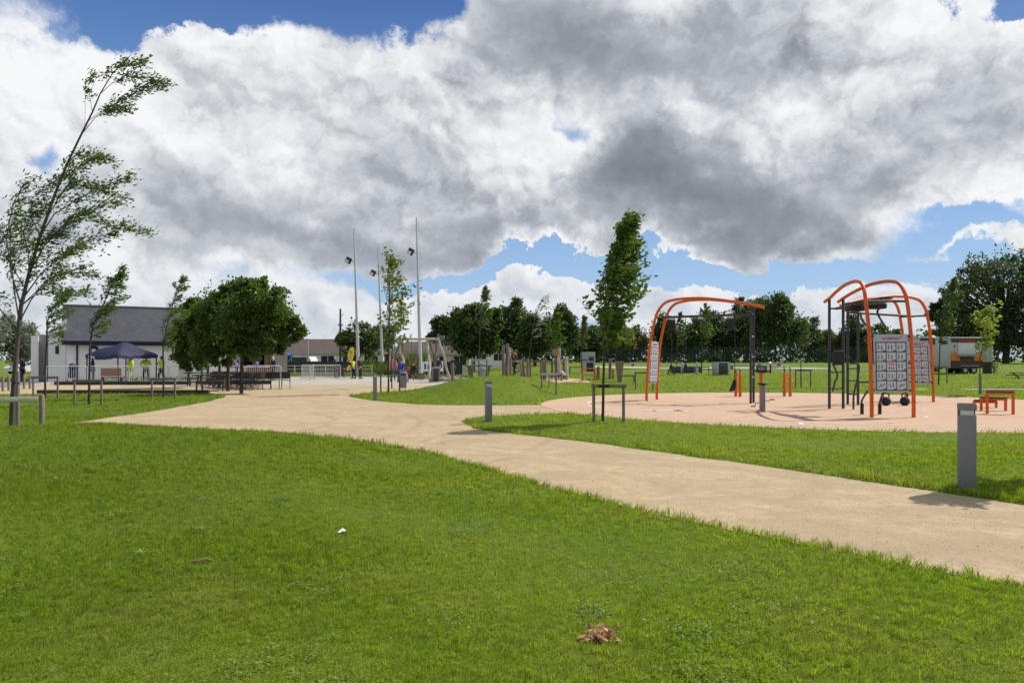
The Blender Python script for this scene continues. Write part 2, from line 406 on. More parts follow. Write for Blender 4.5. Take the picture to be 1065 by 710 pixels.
ny = len(ys); idx = np.arange(XX.size).reshape(XX.shape)
npmesh('ground', np.stack([XX, YY, ZZ], -1), np.stack([idx[:-1, :-1], idx[1:, :-1], idx[1:, 1:], idx[:-1, 1:]], -1).reshape(-1, 4), TURF, kind='structure', smooth=True)

def sandmat(name, lo, mid, hi, tracks=True, stones=True, damp=(.33, .245, .15)):
    m = bpy.data.materials.new(name); m.use_nodes = True; nt = m.node_tree; nt.nodes.clear(); g = G(nt)
    out = g.n('ShaderNodeOutputMaterial'); b = g.n('ShaderNodeBsdfPrincipled'); g.L(b.outputs[0], out.inputs[0])
    p = g.n('ShaderNodeTexCoord').outputs['Object']
    grit = g.m('ADD', g.m('MULTIPLY', g.noise(p, 75, 3, .75), .5), g.m('MULTIPLY', g.noise(p, 17, 5, .75), .5)); mids = g.noise(p, 5.5, 6, .65); big = g.noise(p, .5, 5, .6, dist=.6)
    f = g.m('ADD', g.m('ADD', g.m('MULTIPLY', grit, .45), g.m('MULTIPLY', mids, .3)), g.m('MULTIPLY', big, .25))
    col = g.ramp(g.lin(f, .33, .67), [(0, lo), (.5, mid), (1, hi)])
    col = g.mix(g.m('MULTIPLY', g.sstep(big, .45, .62), .6), col, damp)
    h = grit
    if tracks:   # wheel marks swept across the gravel
        q = g.v('ADD', p, g.v('SCALE', g.noise(p, .16, 3, .5, out='Color'), scale=7.0))
        st = g.noise(g.v('MULTIPLY', q, (.14, 1.9, 1)), 1.0, 4, .6)
        d = g.v('DOT_PRODUCT', p, (.79, .62, 0), out=1)
        cx = g.n('ShaderNodeCombineXYZ'); g.L(g.m('ADD', d, g.m('MULTIPLY', big, 1.2)), cx.inputs[0])
        l2 = g.noise(cx.outputs[0], 2.4, 4, .65)
        r = g.v('LENGTH', g.v('SUBTRACT', g.v('MULTIPLY', p, (1, 1, 0)), (-11.5, 17, 0)), out=1)
        r = g.m('ADD', r, g.m('MULTIPLY', big, .9)); tr = None
        for rr in (7.2, 8.75, 9.35, 10.3, 10.9, 12.6):
            e = g.sstep(g.m('ABSOLUTE', g.m('SUBTRACT', r, rr + .45)), .16, .03); tr = e if tr is None else g.m('MAXIMUM', tr, e)
        tr = g.m('MULTIPLY', tr, g.sstep(g.noise(p, .7, 3, .6), .38, .58))
        col = g.mix(g.m('MULTIPLY', g.sstep(st, .48, .60), .45), col, tuple(v * .74 for v in mid))
        col = g.mix(g.m('MULTIPLY', g.sstep(l2, .48, .62), .5), col, tuple(v * .76 for v in mid))
        col = g.mix(g.m('MULTIPLY', tr, .38), col, (.29, .205, .12))
        h = g.m('SUBTRACT', g.m('ADD', grit, g.m('MULTIPLY', st, 1.2)), g.m('MULTIPLY', tr, .5))
    if stones:
        vo = g.n('ShaderNodeTexVoronoi'); g.put(vo.inputs['Vector'], p); vo.inputs['Scale'].default_value = 42
        sp = g.n('ShaderNodeSeparateColor'); g.L(vo.outputs['Color'], sp.inputs[0])
        k = g.m('MULTIPLY', g.sstep(vo.outputs['Distance'], .45, .15), g.sstep(sp.outputs[0], .62, .7))
        col = g.mix(g.m('MULTIPLY', k, .6), col, g.mix(sp.outputs[1], (.30, .25, .19), (.70, .62, .50)))
        h = g.m('ADD', h, g.m('MULTIPLY', k, .8))
    g.L(col, b.inputs['Base Color']); b.inputs['Roughness'].default_value = .92; b.inputs['Specular IOR Level'].default_value = .2
    bp = g.n('ShaderNodeBump'); bp.inputs['Strength'].default_value = .55; bp.inputs['Distance'].default_value = .03
    g.L(h, bp.inputs['Height']); g.L(bp.outputs[0], b.inputs['Normal'])
    return m
from mathutils.geometry import tessellate_polygon
def sheet(name, P, z, mat, zf=None):
    vs = [Vector((x, y, 0)) for x, y in P]; tr = tessellate_polygon([vs])
    mb = MB(); V = [(x, y, z + (zf(x, y) if zf else 0)) for x, y in P]
    F_ = []
    for t in tr:
        a, b, c = (vs[i] for i in t)
        F_.append(tuple(t) if (b - a).cross(c - a).z > 0 else tuple(reversed(t)))
    o = mb.add(V, F_).build(name, mat, smooth=False); o['kind'] = 'structure'; return o
M_SAND = sandmat('sandy_gravel', (.26, .185, .10), (.50, .38, .225), (.73, .59, .39))
sheet('gravel_path', SAND, 0.0, M_SAND)
M_PLZ = sandmat('resin_surface', (.40, .265, .17), (.55, .375, .25), (.66, .48, .34), tracks=False, stones=False, damp=(.44, .30, .21))
sheet('exercise_court', PLAZA, .008, M_PLZ)
M_PAVE = sandmat('pale_concrete', (.34, .305, .25), (.45, .41, .345), (.54, .50, .43), tracks=False, stones=False, damp=(.37, .33, .27))
sheet('paved_square', PAVE, .006, M_PAVE)
M_PIT = sandmat('pink_sand', (.42, .28, .19), (.55, .39, .28), (.64, .48, .36), tracks=False, damp=(.44, .31, .22))
sheet('play_sand', PIT, .012, M_PIT, lambda x, y: float(rise(np.float64(x), np.float64(y))))
sheet('far_path', FARP, .05, M_PAVE, lambda x, y: float(rise(np.float64(x), np.float64(y))))
sheet('court_path', [(17.5, 36.4), (24, 35.9), (30, 34.9), (42, 31.5), (42, 32.4), (30, 35.9), (24, 36.9), (17.5, 37.3)], .05, M_PAVE, lambda x, y: float(rise(np.float64(x), np.float64(y))))
sheet('footpath', FOOT, .014, mk('grey_asphalt', (.20, .195, .19), .9, .2, 3))
# worn white game lines on the court
WHITE = mk('worn_white_paint', (.66, .60, .54), .7, .25, 9, c2=(.78, .74, .69))
mb = MB()
def ringline(c, r, w, a0, a1, z=.0125, n=70):
    for i in range(n):
        A = a0 + (a1 - a0) * i / n; B = a0 + (a1 - a0) * (i + 1) / n
        q = [(c[0] + rr * cos(a), c[1] + rr * sin(a), z) for rr, a in ((r - w / 2, A), (r + w / 2, A), (r + w / 2, B), (r - w / 2, B))]
        mb.add(q, [(0, 1, 2, 3)])
ringline(PLC, 7.75, .07, radians(150), radians(335))
ringline(PLC, 8.55, .05, radians(200), radians(345), n=60)
ringline((10.6, 25.2), 5.9, .05, radians(15), radians(95), n=30)
def dash(x, y, L, w, a):
    ca, sa = cos(a), sin(a)
    mb.add([(x + ca * u * L / 2 - sa * v * w / 2, y + sa * u * L / 2 + ca * v * w / 2, .0165) for u, v in ((-1, -1), (1, -1), (1, 1), (-1, 1))], [(0, 1, 2, 3)])
for px, py, L, w, a in ((833, 441, .62, .10, 1.2), (833, 415, .4, .08, .9), (694, 427.5, .9, .30, .35), (676, 427.5, .35, .3, .3), (714, 428, .3, .2, .5), (963, 434, .45, .12, .9),
                        (960, 427, .35, .1, 1.0), (888, 446, .35, .1, .2), (925, 440, .25, .08, .1), (703, 427, .25, .5, .35), (1012, 425, .5, .08, .5), (741, 424, .3, .1, 0.3)):
    q = at(px, py); dash(q.x, q.y, L, w, a)
o = mb.build('court_markings', WHITE, smooth=False); o['kind'] = 'structure'

# ---------------------------------------------------------------- grass
def wedge(y0, y1, dens):
    half = lambda y: .74 * y + 1.2
    A = (half(y0) + half(y1)) * (y1 - y0); n = int(A * dens)
    y = RNG.uniform(y0, y1, n); u = RNG.uniform(-1, 1, n); x = u * half(y1)
    k = np.abs(x) < half(y); return x[k], y[k]
CLH = RNG.uniform(.5, 1.6, 4096); CLA = RNG.uniform(0, 2 * pi, 4096)
def blades(bands, bend=.55):
    VV, TT = [], []; o = 0
    for (y0, y1, dens, hh, ww, seg) in bands:
        x, y = wedge(y0, y1, dens); d = dfast(x, y)
        edge = .05 * np.sin(x * 9 + y * 7) + .035 * np.sin(x * 23 - y * 17) + .05 * np.sin(x * 3.1 + y * 2.3) - .03
        # thin and thick patches, as turf has
        pt = .5 + .25 * np.sin(x * 1.3 + 2 * np.sin(y * .9)) + .25 * np.sin(y * 1.7 + 1.5 * np.sin(x * 1.1 + 1))
        k = (d > .01 + edge) & (RNG.uniform(0, 1, len(x)) < .5 + .5 * pt); x, y, d, pt = x[k], y[k], d[k], pt[k]
        z = hgt(x, y, d) - .004; n = len(x)
        cs = max(.055, ww * 9); ox, oy = x + cs * .4 * np.sin(y * 31 / (cs * 18)), y + cs * .4 * np.sin(x * 27 / (cs * 18))
        hc = (np.floor(ox / cs).astype(np.int64) * 73856093 ^ np.floor(oy / cs).astype(np.int64) * 19349663) & 4095
        cl_h, cl_a = CLH[hc], CLA[hc]
        a = RNG.uniform(0, 2 * pi, n); h = hh * RNG.uniform(.5, 1.2, n) * cl_h * (1 + 1.1 * np.exp(-((d - .07) / .08) ** 2)) * (.8 + .4 * pt)
        tall = RNG.uniform(0, 1, n) > .985; h = np.where(tall, h * 1.7, h)
        w = ww * RNG.uniform(.6, 1.3, n); ln = h * RNG.uniform(.1, 1.0, n) * bend * 1.6
        dx, dy = np.cos(a), np.sin(a); b = a + RNG.uniform(.9, 2.2, n); lx, ly = np.cos(b) * ln * .6 + .18 * h + np.cos(cl_a) * h * .55, np.sin(b) * ln * .6 + np.sin(cl_a) * h * .55
        r = np.stack([x, y, z], -1); s = np.stack([dx * w / 2, dy * w / 2, 0 * w], -1)
        mid = r + np.stack([lx * .35, ly * .35, h * .62], -1); tip = r + np.stack([lx, ly, h], -1)
        if seg == 2:
            V = np.stack([r - s, r + s, mid + s * .8, mid - s * .8, tip], 1); T = np.array([(0, 1, 2), (0, 2, 3), (3, 2, 4)])
        else:
            V = np.stack([r - s, r + s, tip], 1); T = np.array([(0, 1, 2)])
        m = V.shape[1]; VV.append(V.reshape(-1, 3)); TT.append((T[None] + (np.arange(n) * m)[:, None, None] + o).reshape(-1, 3)); o += n * m
    return np.concatenate(VV), np.concatenate(TT)
def grass_mat():
    m = bpy.data.materials.new('grass_blade'); m.use_nodes = True; nt = m.node_tree; nt.nodes.clear(); g = G(nt)
    out = g.n('ShaderNodeOutputMaterial'); geo = g.n('ShaderNodeNewGeometry'); p = g.n('ShaderNodeTexCoord').outputs['Object']
    r = geo.outputs['Random Per Island']
    a = g.noise(p, .8, 5, .65); e = g.noise(p, .22, 3, .5); cl = g.noise(p, 3.2, 3, .6)
    c = g.ramp(r, [(0, (.050, .105, .005)), (.3, (.140, .245, .010)), (.65, (.275, .39, .016)), (.92, (.43, .51, .04)), (1, (.62, .53, .20))])
    dry = g.m('MULTIPLY', g.sstep(a, .47, .60), .85)
    c = g.mix(dry, c, g.ramp(r, [(0, (.20, .21, .02)), (.6, (.38, .35, .06)), (1, (.58, .48, .18))]))
    c = g.mix(g.m('MULTIPLY', g.sstep(cl, .5, .66), .5), c, (.085, .165, .012))
    c = g.mix(g.m('MULTIPLY', g.sstep(e, .46, .6), .4), c, (0.184, 0.324, 0.032))
    sx = g.n('ShaderNodeSeparateXYZ'); g.L(p, sx.inputs[0])   # left lawn darker: painted-in shade of the mound slope plus coarser turf
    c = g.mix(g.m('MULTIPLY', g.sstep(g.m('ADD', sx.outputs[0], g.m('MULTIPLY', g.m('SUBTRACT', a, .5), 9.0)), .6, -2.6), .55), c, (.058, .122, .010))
    b = g.n('ShaderNodeBsdfPrincipled'); g.L(c, b.inputs['Base Color']); b.inputs['Roughness'].default_value = .5; b.inputs['Specular IOR Level'].default_value = .14
    t = g.n('ShaderNodeBsdfTranslucent'); g.L(g.mix(.5, c, (.50, .64, .012)), t.inputs[0])
    ms = g.n('ShaderNodeMixShader'); ms.inputs[0].default_value = .44
    g.L(b.outputs[0], ms.inputs[1]); g.L(t.outputs[0], ms.inputs[2]); g.L(ms.outputs[0], out.inputs[0])
    return m
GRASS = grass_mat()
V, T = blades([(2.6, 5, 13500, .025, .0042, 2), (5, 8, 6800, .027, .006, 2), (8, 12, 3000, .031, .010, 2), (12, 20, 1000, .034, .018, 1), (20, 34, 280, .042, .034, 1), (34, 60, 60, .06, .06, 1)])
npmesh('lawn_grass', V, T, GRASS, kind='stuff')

# broad-leaved weeds in the near lawn: rosettes and clover, uncountable
def leaf_cards(P, D, Nrm, L, W):
    """one kinked leaf (two quads) at each point; D along the leaf, Nrm its face"""
    S = np.cross(D, Nrm); S /= np.linalg.norm(S, axis=1, keepdims=True) + 1e-9
    L = np.asarray(L).reshape(-1, 1); W = np.asarray(W).reshape(-1, 1)
    a = P; b = P + D * L; m = P + D * L * .45 - Nrm * L * .06
    V = np.stack([a, m + S * W * .5 + Nrm * W * .12, b, m - S * W * .5 + Nrm * W * .12], 1)
    return V.reshape(-1, 3), (np.array([[0, 1, 2, 3]])[None] + (np.arange(len(P)) * 4)[:, None, None]).reshape(-1, 4)
def norm(a): return a / (np.linalg.norm(a, axis=1, keepdims=True) + 1e-9)
WEED = leafmat('weed_leaf', [(.09, .16, .02), (.15, .24, .035), (.25, .33, .08)], .25, 3)
P, D, N_, L, W = [], [], [], [], []
spots = [at(px, py) for px, py in ((95, 492), (98, 495), (178, 503), (60, 505), (160, 520), (150, 585), (205, 560), (125, 540), (288, 546), (40, 545), (245, 580), (75, 580), (130, 612), (30, 600), (215, 622), (330, 505), (60, 660), (250, 520), (700, 600), (480, 560))]
for q in spots[:8] + [None] * 60:
    if q is None:
        y = float(RNG.uniform(3.2, 11)); x = float(RNG.uniform(-.7, .45)) * y; big = RNG.uniform(.3, .6)
        if x > 0 and RNG.uniform() < .6: x = -x
    else: x, y, big = q.x, q.y, .85
    if float(dfast(np.array([x]), np.array([y]))[0]) < .2: continue
    z = float(hgt(np.array([x]), np.array([y]), dfast(np.array([x]), np.array([y])))[0])
    for k in range(int(7 + 9 * big)):
        a = RNG.uniform(0, 2 * pi); rr = RNG.uniform(0, .07) * big; t = RNG.uniform(.05, .6)
        P.append((x + cos(a) * rr, y + sin(a) * rr, z + .028 + RNG.uniform(0, .02))); D.append((cos(a) * cos(t), sin(a) * cos(t), sin(t)))
        N_.append((-cos(a) * sin(t), -sin(a) * sin(t), cos(t))); L.append(RNG.uniform(.03, .065) * big); W.append(RNG.uniform(.016, .030) * big)
for c in range(60):   # clover: patches of tiny round leaves
    y = float(RNG.uniform(3.0, 12)); x = float(RNG.uniform(-.72, .5)) * y
    n = int(RNG.uniform(60, 220)); sx, sy = RNG.uniform(.06, .28, 2)
    cx = x + RNG.normal(0, sx, n); cy = y + RNG.normal(0, sy, n); dd = dfast(cx, cy); k = dd > .12; cx, cy, dd = cx[k], cy[k], dd[k]; cz = hgt(cx, cy, dd)
    for u, v, w in zip(cx, cy, cz):
        a = RNG.uniform(0, 2 * pi); t = RNG.uniform(-.1, .5); P.append((u, v, w + RNG.uniform(.012, .034))); D.append((cos(a) * cos(t), sin(a) * cos(t), sin(t)))
        N_.append((-cos(a) * sin(t), -sin(a) * sin(t), cos(t))); L.append(RNG.uniform(.012, .024)); W.append(RNG.uniform(.010, .019))
V, Q = leaf_cards(np.array(P), norm(np.array(D)), norm(np.array(N_)), L, W)
npmesh('lawn_weeds', V, Q, WEED, kind='stuff')
# loose stones on the near path
n = 12000; y = RNG.uniform(3.5, 16, n); x = RNG.uniform(-1, 1, n) * (.74 * y + 1); k = sdpoly(SAND, x, y) < -.03; x, y = x[k], y[k]; n = len(x)
octa = np.array([(1, 0, 0), (0, 1, 0), (-1, 0, 0), (0, -1, 0), (0, 0, .8), (0, 0, -.5)])
oT = np.array([(0, 1, 4), (1, 2, 4), (2, 3, 4), (3, 0, 4), (1, 0, 5), (2, 1, 5), (3, 2, 5), (0, 3, 5)])
s = np.minimum(RNG.gamma(2.0, .0018, n) + .002, .0085); jit = RNG.uniform(.6, 1.35, (n, 6, 3))
V = octa[None] * jit * s[:, None, None] + np.stack([x, y, 0 * x + .001], -1)[:, None]
npmesh('loose_gravel', V.reshape(-1, 3), (oT[None] + (np.arange(n) * 6)[:, None, None]).reshape(-1, 3), leafmat('stone', [(.36, .29, .20), (.52, .42, .29), (.68, .58, .44)], 0, 3, .9), kind='stuff')

# ==================================================================== trees
BARK = mk('grey_bark', (.085, .075, .06), .9, .35, 5, bump=.5, bscale=25, stretch=(1, 1, .3))
BARK2 = mk('brown_bark', (.055, .045, .036), .9, .35, 5, bump=.5, bscale=25, stretch=(1, 1, .3))
LF_WILLOW = leafmat('narrow_leaf', [(0.038, 0.074, 0.022), (0.074, 0.128, 0.035), (0.149, 0.203, 0.074)], .35, .8)
LF_YOUNG = leafmat('young_leaf', [(0.047, 0.095, 0.016), (0.088, 0.155, 0.024), (0.162, 0.236, 0.041)], .42, 1.0)
LF_BIRCH = leafmat('birch_leaf', [(.065, .105, .018), (.12, .17, .03), (.20, .24, .05)], .42, 1.0, tcol=(.3, .38, .05))
LF_LIME = leafmat('lime_leaf', [(0.121, 0.189, 0.022), (0.216, 0.297, 0.034), (0.324, 0.378, 0.054)], .45, 1.0, tcol=(0.459, 0.567, 0.054))
LF_DARK = leafmat('dense_leaf', [(.030, .068, .015), (.068, .128, .022), (.16, .225, .045)], .34, .7)
LF_FAR = leafmat('far_dark_leaf', [(.028, .052, .022), (.056, .092, .032), (.125, .165, .055)], .26, .35, tcol=(.2, .28, .05))
LF_MID = leafmat('mid_green_leaf', [(0.032, 0.061, 0.019), (0.061, 0.101, 0.027), (0.121, 0.162, 0.047)], .28, .4)
LF_SILVER = leafmat('silver_leaf', [(0.149, 0.182, 0.135), (0.257, 0.297, 0.223), (0.405, 0.432, 0.338)], .25, .5, tcol=(0.270, 0.351, 0.162))
LF_RED = leafmat('bronze_leaf', [(0.081, 0.068, 0.034), (0.135, 0.121, 0.041), (0.216, 0.135, 0.068)], .3, .5)

def along(pts, t):
    seg = [(pts[i + 1] - pts[i]).length for i in range(len(pts) - 1)]; L = sum(seg); s = max(0, min(.9999, t)) * L
    for i, l in enumerate(seg):
        if s <= l or i == len(seg) - 1: return pts[i].lerp(pts[i + 1], min(1, s / (l + 1e-9))), (pts[i + 1] - pts[i]).normalized()
        s -= l
class Tree:
    def __init__(s, seed=0):
        s.w = MB(); s.P = []; s.D = []; s.N = []; s.L = []; s.W = []; s.r = random.Random(seed)
    def rv(s): return Vector((s.r.gauss(0, 1), s.r.gauss(0, 1), s.r.gauss(0, 1)))
    def leaf(s, p, d, L, W, up=.6):
        n = (s.rv() + Vector((0, 0, up))); n = n - d * n.dot(d)
        if n.length < 1e-4: return
        s.P.append(tuple(p)); s.D.append(tuple(d)); s.N.append(tuple(n.normalized())); s.L.append(L * s.r.uniform(.65, 1.25)); s.W.append(W * s.r.uniform(.7, 1.2))
    def leaves(s, pts, n, t0, L, W, jit, flow, end=1.):
        for _ in range(n):
            p, t = along(pts, s.r.uniform(t0, end)); d = (flow + t * .5 + s.rv() * .45).normalized()
            s.leaf(p + s.rv() * jit, d, L, W)
    def grow(s, p, d, length, r, flow, bend=.25, wob=.12, steps=5, n=6):
        pts = [p.copy()]; d = d.normalized()
        for k in range(steps):
            d = (d + flow * bend + s.rv() * wob).normalized(); pts.append(pts[-1] + d * length / steps)
        s.w.tube(pts, [r * (1 - .85 * i / steps) for i in range(steps + 1)], n, cap=False); return pts
    def twigs(s, pts, n, t0, ln, r, flow, leaf_n, L, W, jit=.05, up=.2, end=1.):
        for k in range(n):
            t = t0 + (end - t0) * (k + s.r.random()) / n; p, tg = along(pts, t)
            d = tg * .7 + s.rv() * .6 + Vector((0, 0, up)) + flow * .5
            q = s.grow(p, d, ln * s.r.uniform(.6, 1.25) * (1.1 - .5 * t), r, flow, .3, .15, 4, 4)
            s.leaves(q, leaf_n, .15, L, W, jit, flow)
    def auto(s, trunk, n, t0, lenf, elev, flow, leaf_n, L, W, jit=.06, bend=.22, r=.014, sub=3, t1=.97):
        for i in range(n):
            t = t0 + (t1 - t0) * (i + .5) / n; p, tg = along(trunk, t); a = i * 2.399 + s.r.uniform(-.4, .4); e = radians(elev + s.r.uniform(-20, 20))
            d = Vector((cos(a) * cos(e), sin(a) * cos(e), sin(e))) + tg * .3; ln = lenf((i + .5) / n) * s.r.uniform(.55, 1.25)
            q = s.grow(p, d, ln, r * (1.2 - .7 * t), flow, bend); s.leaves(q, leaf_n, .22, L, W, jit, flow)
            if sub: s.twigs(q, sub, .3, ln * .45, r * .45, flow, max(3, leaf_n // 2), L, W, jit)
        q = [along(trunk, .86)[0], along(trunk, .95)[0], trunk[-1]]; s.leaves(q, leaf_n * 2, 0, L, W, jit, flow)
    def mass(s, lobes, clumps, per, L, W, trunk_top=None, limb_r=.08, spread=.2, inner=.5, flow=Vector((0, 0, 0))):
        big = list(lobes); lobes = []
        for (cx, cy, cz, rx, ry, rz) in big:
            lobes.append((cx, cy, cz, rx * .86, ry * .86, rz * .86))
            for k in range(7):
                d = s.rv().normalized(); d.z = abs(d.z) if s.r.random() < .7 else d.z; q = s.r.uniform(.22, .42); f = s.r.uniform(.78, 1.02)
                lobes.append((cx + d.x * rx * f, cy + d.y * ry * f, cz + d.z * rz * f, rx * q, ry * q, rz * q))
        tot = sum(l[3] * l[5] for l in lobes)
        for (cx, cy, cz, rx, ry, rz) in lobes:
            for k in range(max(4, int(clumps * rx * rz / tot))):
                d = s.rv().normalized(); d.z = d.z * .9 + .06; f = inner + (1 - inner) * s.r.random() ** .6
                f *= 1 + .16 * s.r.gauss(0, 1) * (f > .8)
                c = Vector((cx + d.x * rx * f, cy + d.y * ry * f, cz + d.z * rz * f)); cr = spread * min(rx, rz) * s.r.uniform(.6, 1.3)
                if trunk_top is not None and s.r.random() < .3:
                    m_ = trunk_top.lerp(c, .5) + s.rv() * .15 * rx; s.w.tube([trunk_top, m_, c], [limb_r, limb_r * .6, limb_r * .2], 5, cap=False)
                for j in range(per):
                    o = s.rv() * cr; o.z *= .8
                    dd = (o.normalized() + s.rv() * .6 + flow + Vector((0, 0, -.1))).normalized()
                    s.leaf(c + o, dd, L, W, .7)
    def build(s, name, label, cat, loc, bark, leaf, group=None, wood_name='trunk', cap=None):
        t = thing(name, label, cat, loc, 0, group)
        if s.w.V: s.w.build(wood_name, bark, t)
        V, Q = leaf_cards(np.array(s.P), np.array(s.D), np.array(s.N), s.L, s.W)
        npmesh('crown', V, Q, leaf, t)
        return t
WIND = Vector((1, -.05, .12))
def local(base, Y, pts): return [Vector(((px - CX) * Y / F, Y, H - (py - HY) * Y / F)) - base for px, py in pts]

# --- the tall wind-bent tree at the left edge
b = at(12, 446, 16.2); Y = b.y; T = Tree(3)
def lp(pts, dy=0): 
    q = local(b, Y, pts); n = len(q) - 1
    return [v + Vector((0, dy * (i / n) ** 1.3 if n else 0, 0)) for i, v in enumerate(q)]
tr = lp([(12, 449), (13, 420), (16, 380), (19, 345), (22, 318), (30, 285), (42, 245), (56, 205), (70, 170), (84, 141), (96, 117), (104, 98), (116, 78), (128, 64), (137, 57)])
T.w.tube(tr, [.058, .055, .051, .047, .043, .036, .032, .028, .024, .021, .017, .013, .010, .007, .004], 8)
spec = [ # path, depth swing, radius, twig count, twig length, first leaf at
    ([(20, 335), (12, 300), (4, 262), (0, 235), (4, 214)], .5, .026, 18, .6, .2),
    ([(24, 310), (30, 290), (34, 268), (48, 250), (66, 246)], -.2, .018, 15, .5, .2),
    ([(30, 285), (28, 262), (20, 240), (26, 222), (40, 214)], .3, .018, 14, .5, .2), ([(22, 318), (40, 300), (58, 282), (80, 284), (96, 288)], .2, .016, 13, .45, .2), ([(50, 225), (60, 206), (72, 190), (90, 194), (108, 200)], .1, .015, 13, .4, .15),
    ([(19, 345), (5, 322), (-14, 300), (-30, 280)], -.6, .024, 9, .55, .25),
    ([(22, 318), (14, 285), (12, 250), (22, 215), (40, 190)], -.4, .026, 13, .55, .3),
    ([(24, 310), (40, 285), (62, 262), (88, 245), (110, 240)], .4, .024, 14, .55, .25),
    ([(20, 335), (36, 312), (58, 292), (80, 270), (104, 258)], -.7, .022, 13, .5, .25),
    ([(30, 285), (46, 258), (72, 232), (100, 218), (134, 212)], -.3, .024, 16, .5, .22),
    ([(36, 265), (52, 240), (78, 222), (106, 232), (138, 240)], .6, .02, 15, .45, .25),
    ([(42, 245), (54, 222), (76, 204), (100, 190), (122, 178)], .5, .02, 14, .42, .2),
    ([(56, 205), (66, 190), (84, 178), (104, 170), (126, 172)], -.5, .018, 13, .4, .15),
    ([(62, 190), (66, 174), (74, 160), (88, 162), (98, 163)], .3, .014, 8, .3, .2),
    ([(42, 245), (30, 225), (28, 205), (40, 190), (58, 178)], .4, .02, 11, .42, .25),
    ([(26, 300), (10, 275), (-6, 255), (-16, 235)], .2, .02, 9, .5, .3),
    ([(22, 318), (34, 306), (50, 302), (66, 306), (78, 300)], .5, .015, 8, .4, .3),
    ([(84, 141), (98, 122), (118, 106), (140, 92), (160, 84)], .2, .013, 13, .30, .25),
    ([(92, 126), (108, 116), (124, 118), (142, 118)], -.3, .009, 7, .24, .25),
    ([(104, 98), (118, 84), (134, 78), (150, 80), (168, 86)], .2, .010, 10, .28, .2),
    ([(96, 117), (92, 96), (98, 80), (110, 70), (124, 64)], .2, .008, 4, .2, .5),
    ([(88, 135), (90, 110), (92, 92), (100, 82)], -.2, .006, 3, .18, .5),
    ([(116, 78), (124, 68), (138, 64), (150, 62)], .1, .007, 6, .22, .2)]
for P_, dy, r, nt_, tl, t0 in spec:
    q = lp(P_, dy); T.w.tube(q, [.72 * r * (1 - .8 * i / (len(q) - 1)) for i in range(len(q))], 6, cap=False)
    T.leaves(q, nt_ * 5, t0 + .1, .10, .034, .05, WIND); T.twigs(q, int(nt_ * 2.1), t0, tl * 1.05, .005, WIND * .8, 14, .10, .036, .05, .22)
T.build('tall_willow', 'tall thin tree bent over by the wind at the left edge', 'tree', b, BARK, LF_WILLOW)

# --- young trees: label, trunk in the picture, depth (None: from its foot), branches, reach, leaf size ...
def young(name, label, pts, Y, leaf, seed, n=22, t0=.42, reach=.55, elev=48, ln=12, L=.10, W=.06, r=.035, bend=.22, sub=3, taper=.75, group=None, bark=None, jit=.05, flow=None, low=.5):
    b = at(*pts[0], Y); q = local(b, b.y, pts); q[0].z = -.03; T = Tree(seed); k = len(q) - 1
    for i, v in enumerate(q): v.y += .12 * sin(i * 1.7 + seed) * (i > 1)
    T.w.tube(q, [r * (1 - .8 * (i / k) ** .8) for i in range(k + 1)], 8)
    T.auto(q, n, t0, lambda u: reach * (low + (1 - low) * min(1, u * 3.3)) * (1 - taper * max(0, u - .25) / .75), elev, flow or WIND, ln, L, W, jit, bend, r * .38, sub)
    return T.build(name, label, 'tree', b, bark or BARK2, leaf, group)
YG = 'young staked trees'
young('young_maple', 'leafy young tree tied to timber guard at the edge of the court', [(627, 442), (627.5, 400), (629, 365), (631, 330), (635, 300), (641, 270), (648, 245), (656, 226)], 17.4, LF_YOUNG, 11,
      n=62, t0=.34, reach=.98, elev=36, ln=22, L=.105, W=.085, r=.036, sub=5, jit=.06, taper=.80, bend=.18, group=YG)
young('young_tree', 'slender wind-bent young tree just right of the lone rail post', [(47, 411), (47, 385), (48, 355), (51, 335), (58, 316), (70, 300)], 28.5, LF_WILLOW, 12,
      n=24, t0=.45, reach=1.1, elev=30, ln=16, L=.13, W=.06, r=.045, group=YG, bend=.4)
young('young_tree', 'slender wind-bent young tree in front of the white building left end', [(92.5, 421), (93, 390), (95, 358), (98, 338), (106, 316), (114, 298), (128, 280)], 24.7, LF_WILLOW, 13,
      n=26, t0=.46, reach=1.0, elev=28, ln=17, L=.13, W=.06, r=.045, group=YG, bend=.4)
young('young_tree', 'slender young tree in front of the slate roof right of the gazebo', [(170, 415), (170, 385), (171, 360), (174, 335), (180, 312), (190, 288)], 28.3, LF_WILLOW, 14,
      n=24, t0=.36, reach=1.0, elev=48, ln=13, L=.13, W=.06, r=.042, group=YG, bend=.18)
young('young_birch', 'light green upright young tree by the grey bollard and masts', [(404, 409), (404, 385), (404.5, 350), (405, 320), (405, 295), (404, 266)], 33.0, LF_BIRCH, 15,
      n=34, t0=.34, reach=1.55, elev=44, ln=9, L=.16, W=.115, r=.045, bend=.13, group=YG, jit=.09)
young('young_birch', 'second thin stem behind the light green young tree', [(407.5, 402), (407, 375), (409, 350), (412, 330), (418, 312)], 39, LF_YOUNG, 16, n=18, t0=.5, reach=1.0, elev=40, ln=7, L=.15, W=.10, r=.035, group=YG)
young('young_tree', 'bare-stemmed young tree with a tuft of leaves above the far belt', [(498, 393), (498, 370), (499, 345), (500, 325), (501, 312), (502, 300)], 50, LF_WILLOW, 17, n=16, t0=.55, reach=1.1, elev=50, ln=12, L=.22, W=.13, r=.05, group=YG, taper=.7)
young('young_tree', 'nearly leafless wind-stripped young tree above the climbing logs', [(549, 392), (551, 365), (554, 342), (558, 325), (566, 308)], 52, LF_SILVER, 18, n=14, t0=.45, reach=1.5, elev=40, ln=4, L=.22, W=.08, r=.04, group=YG, bend=.35)
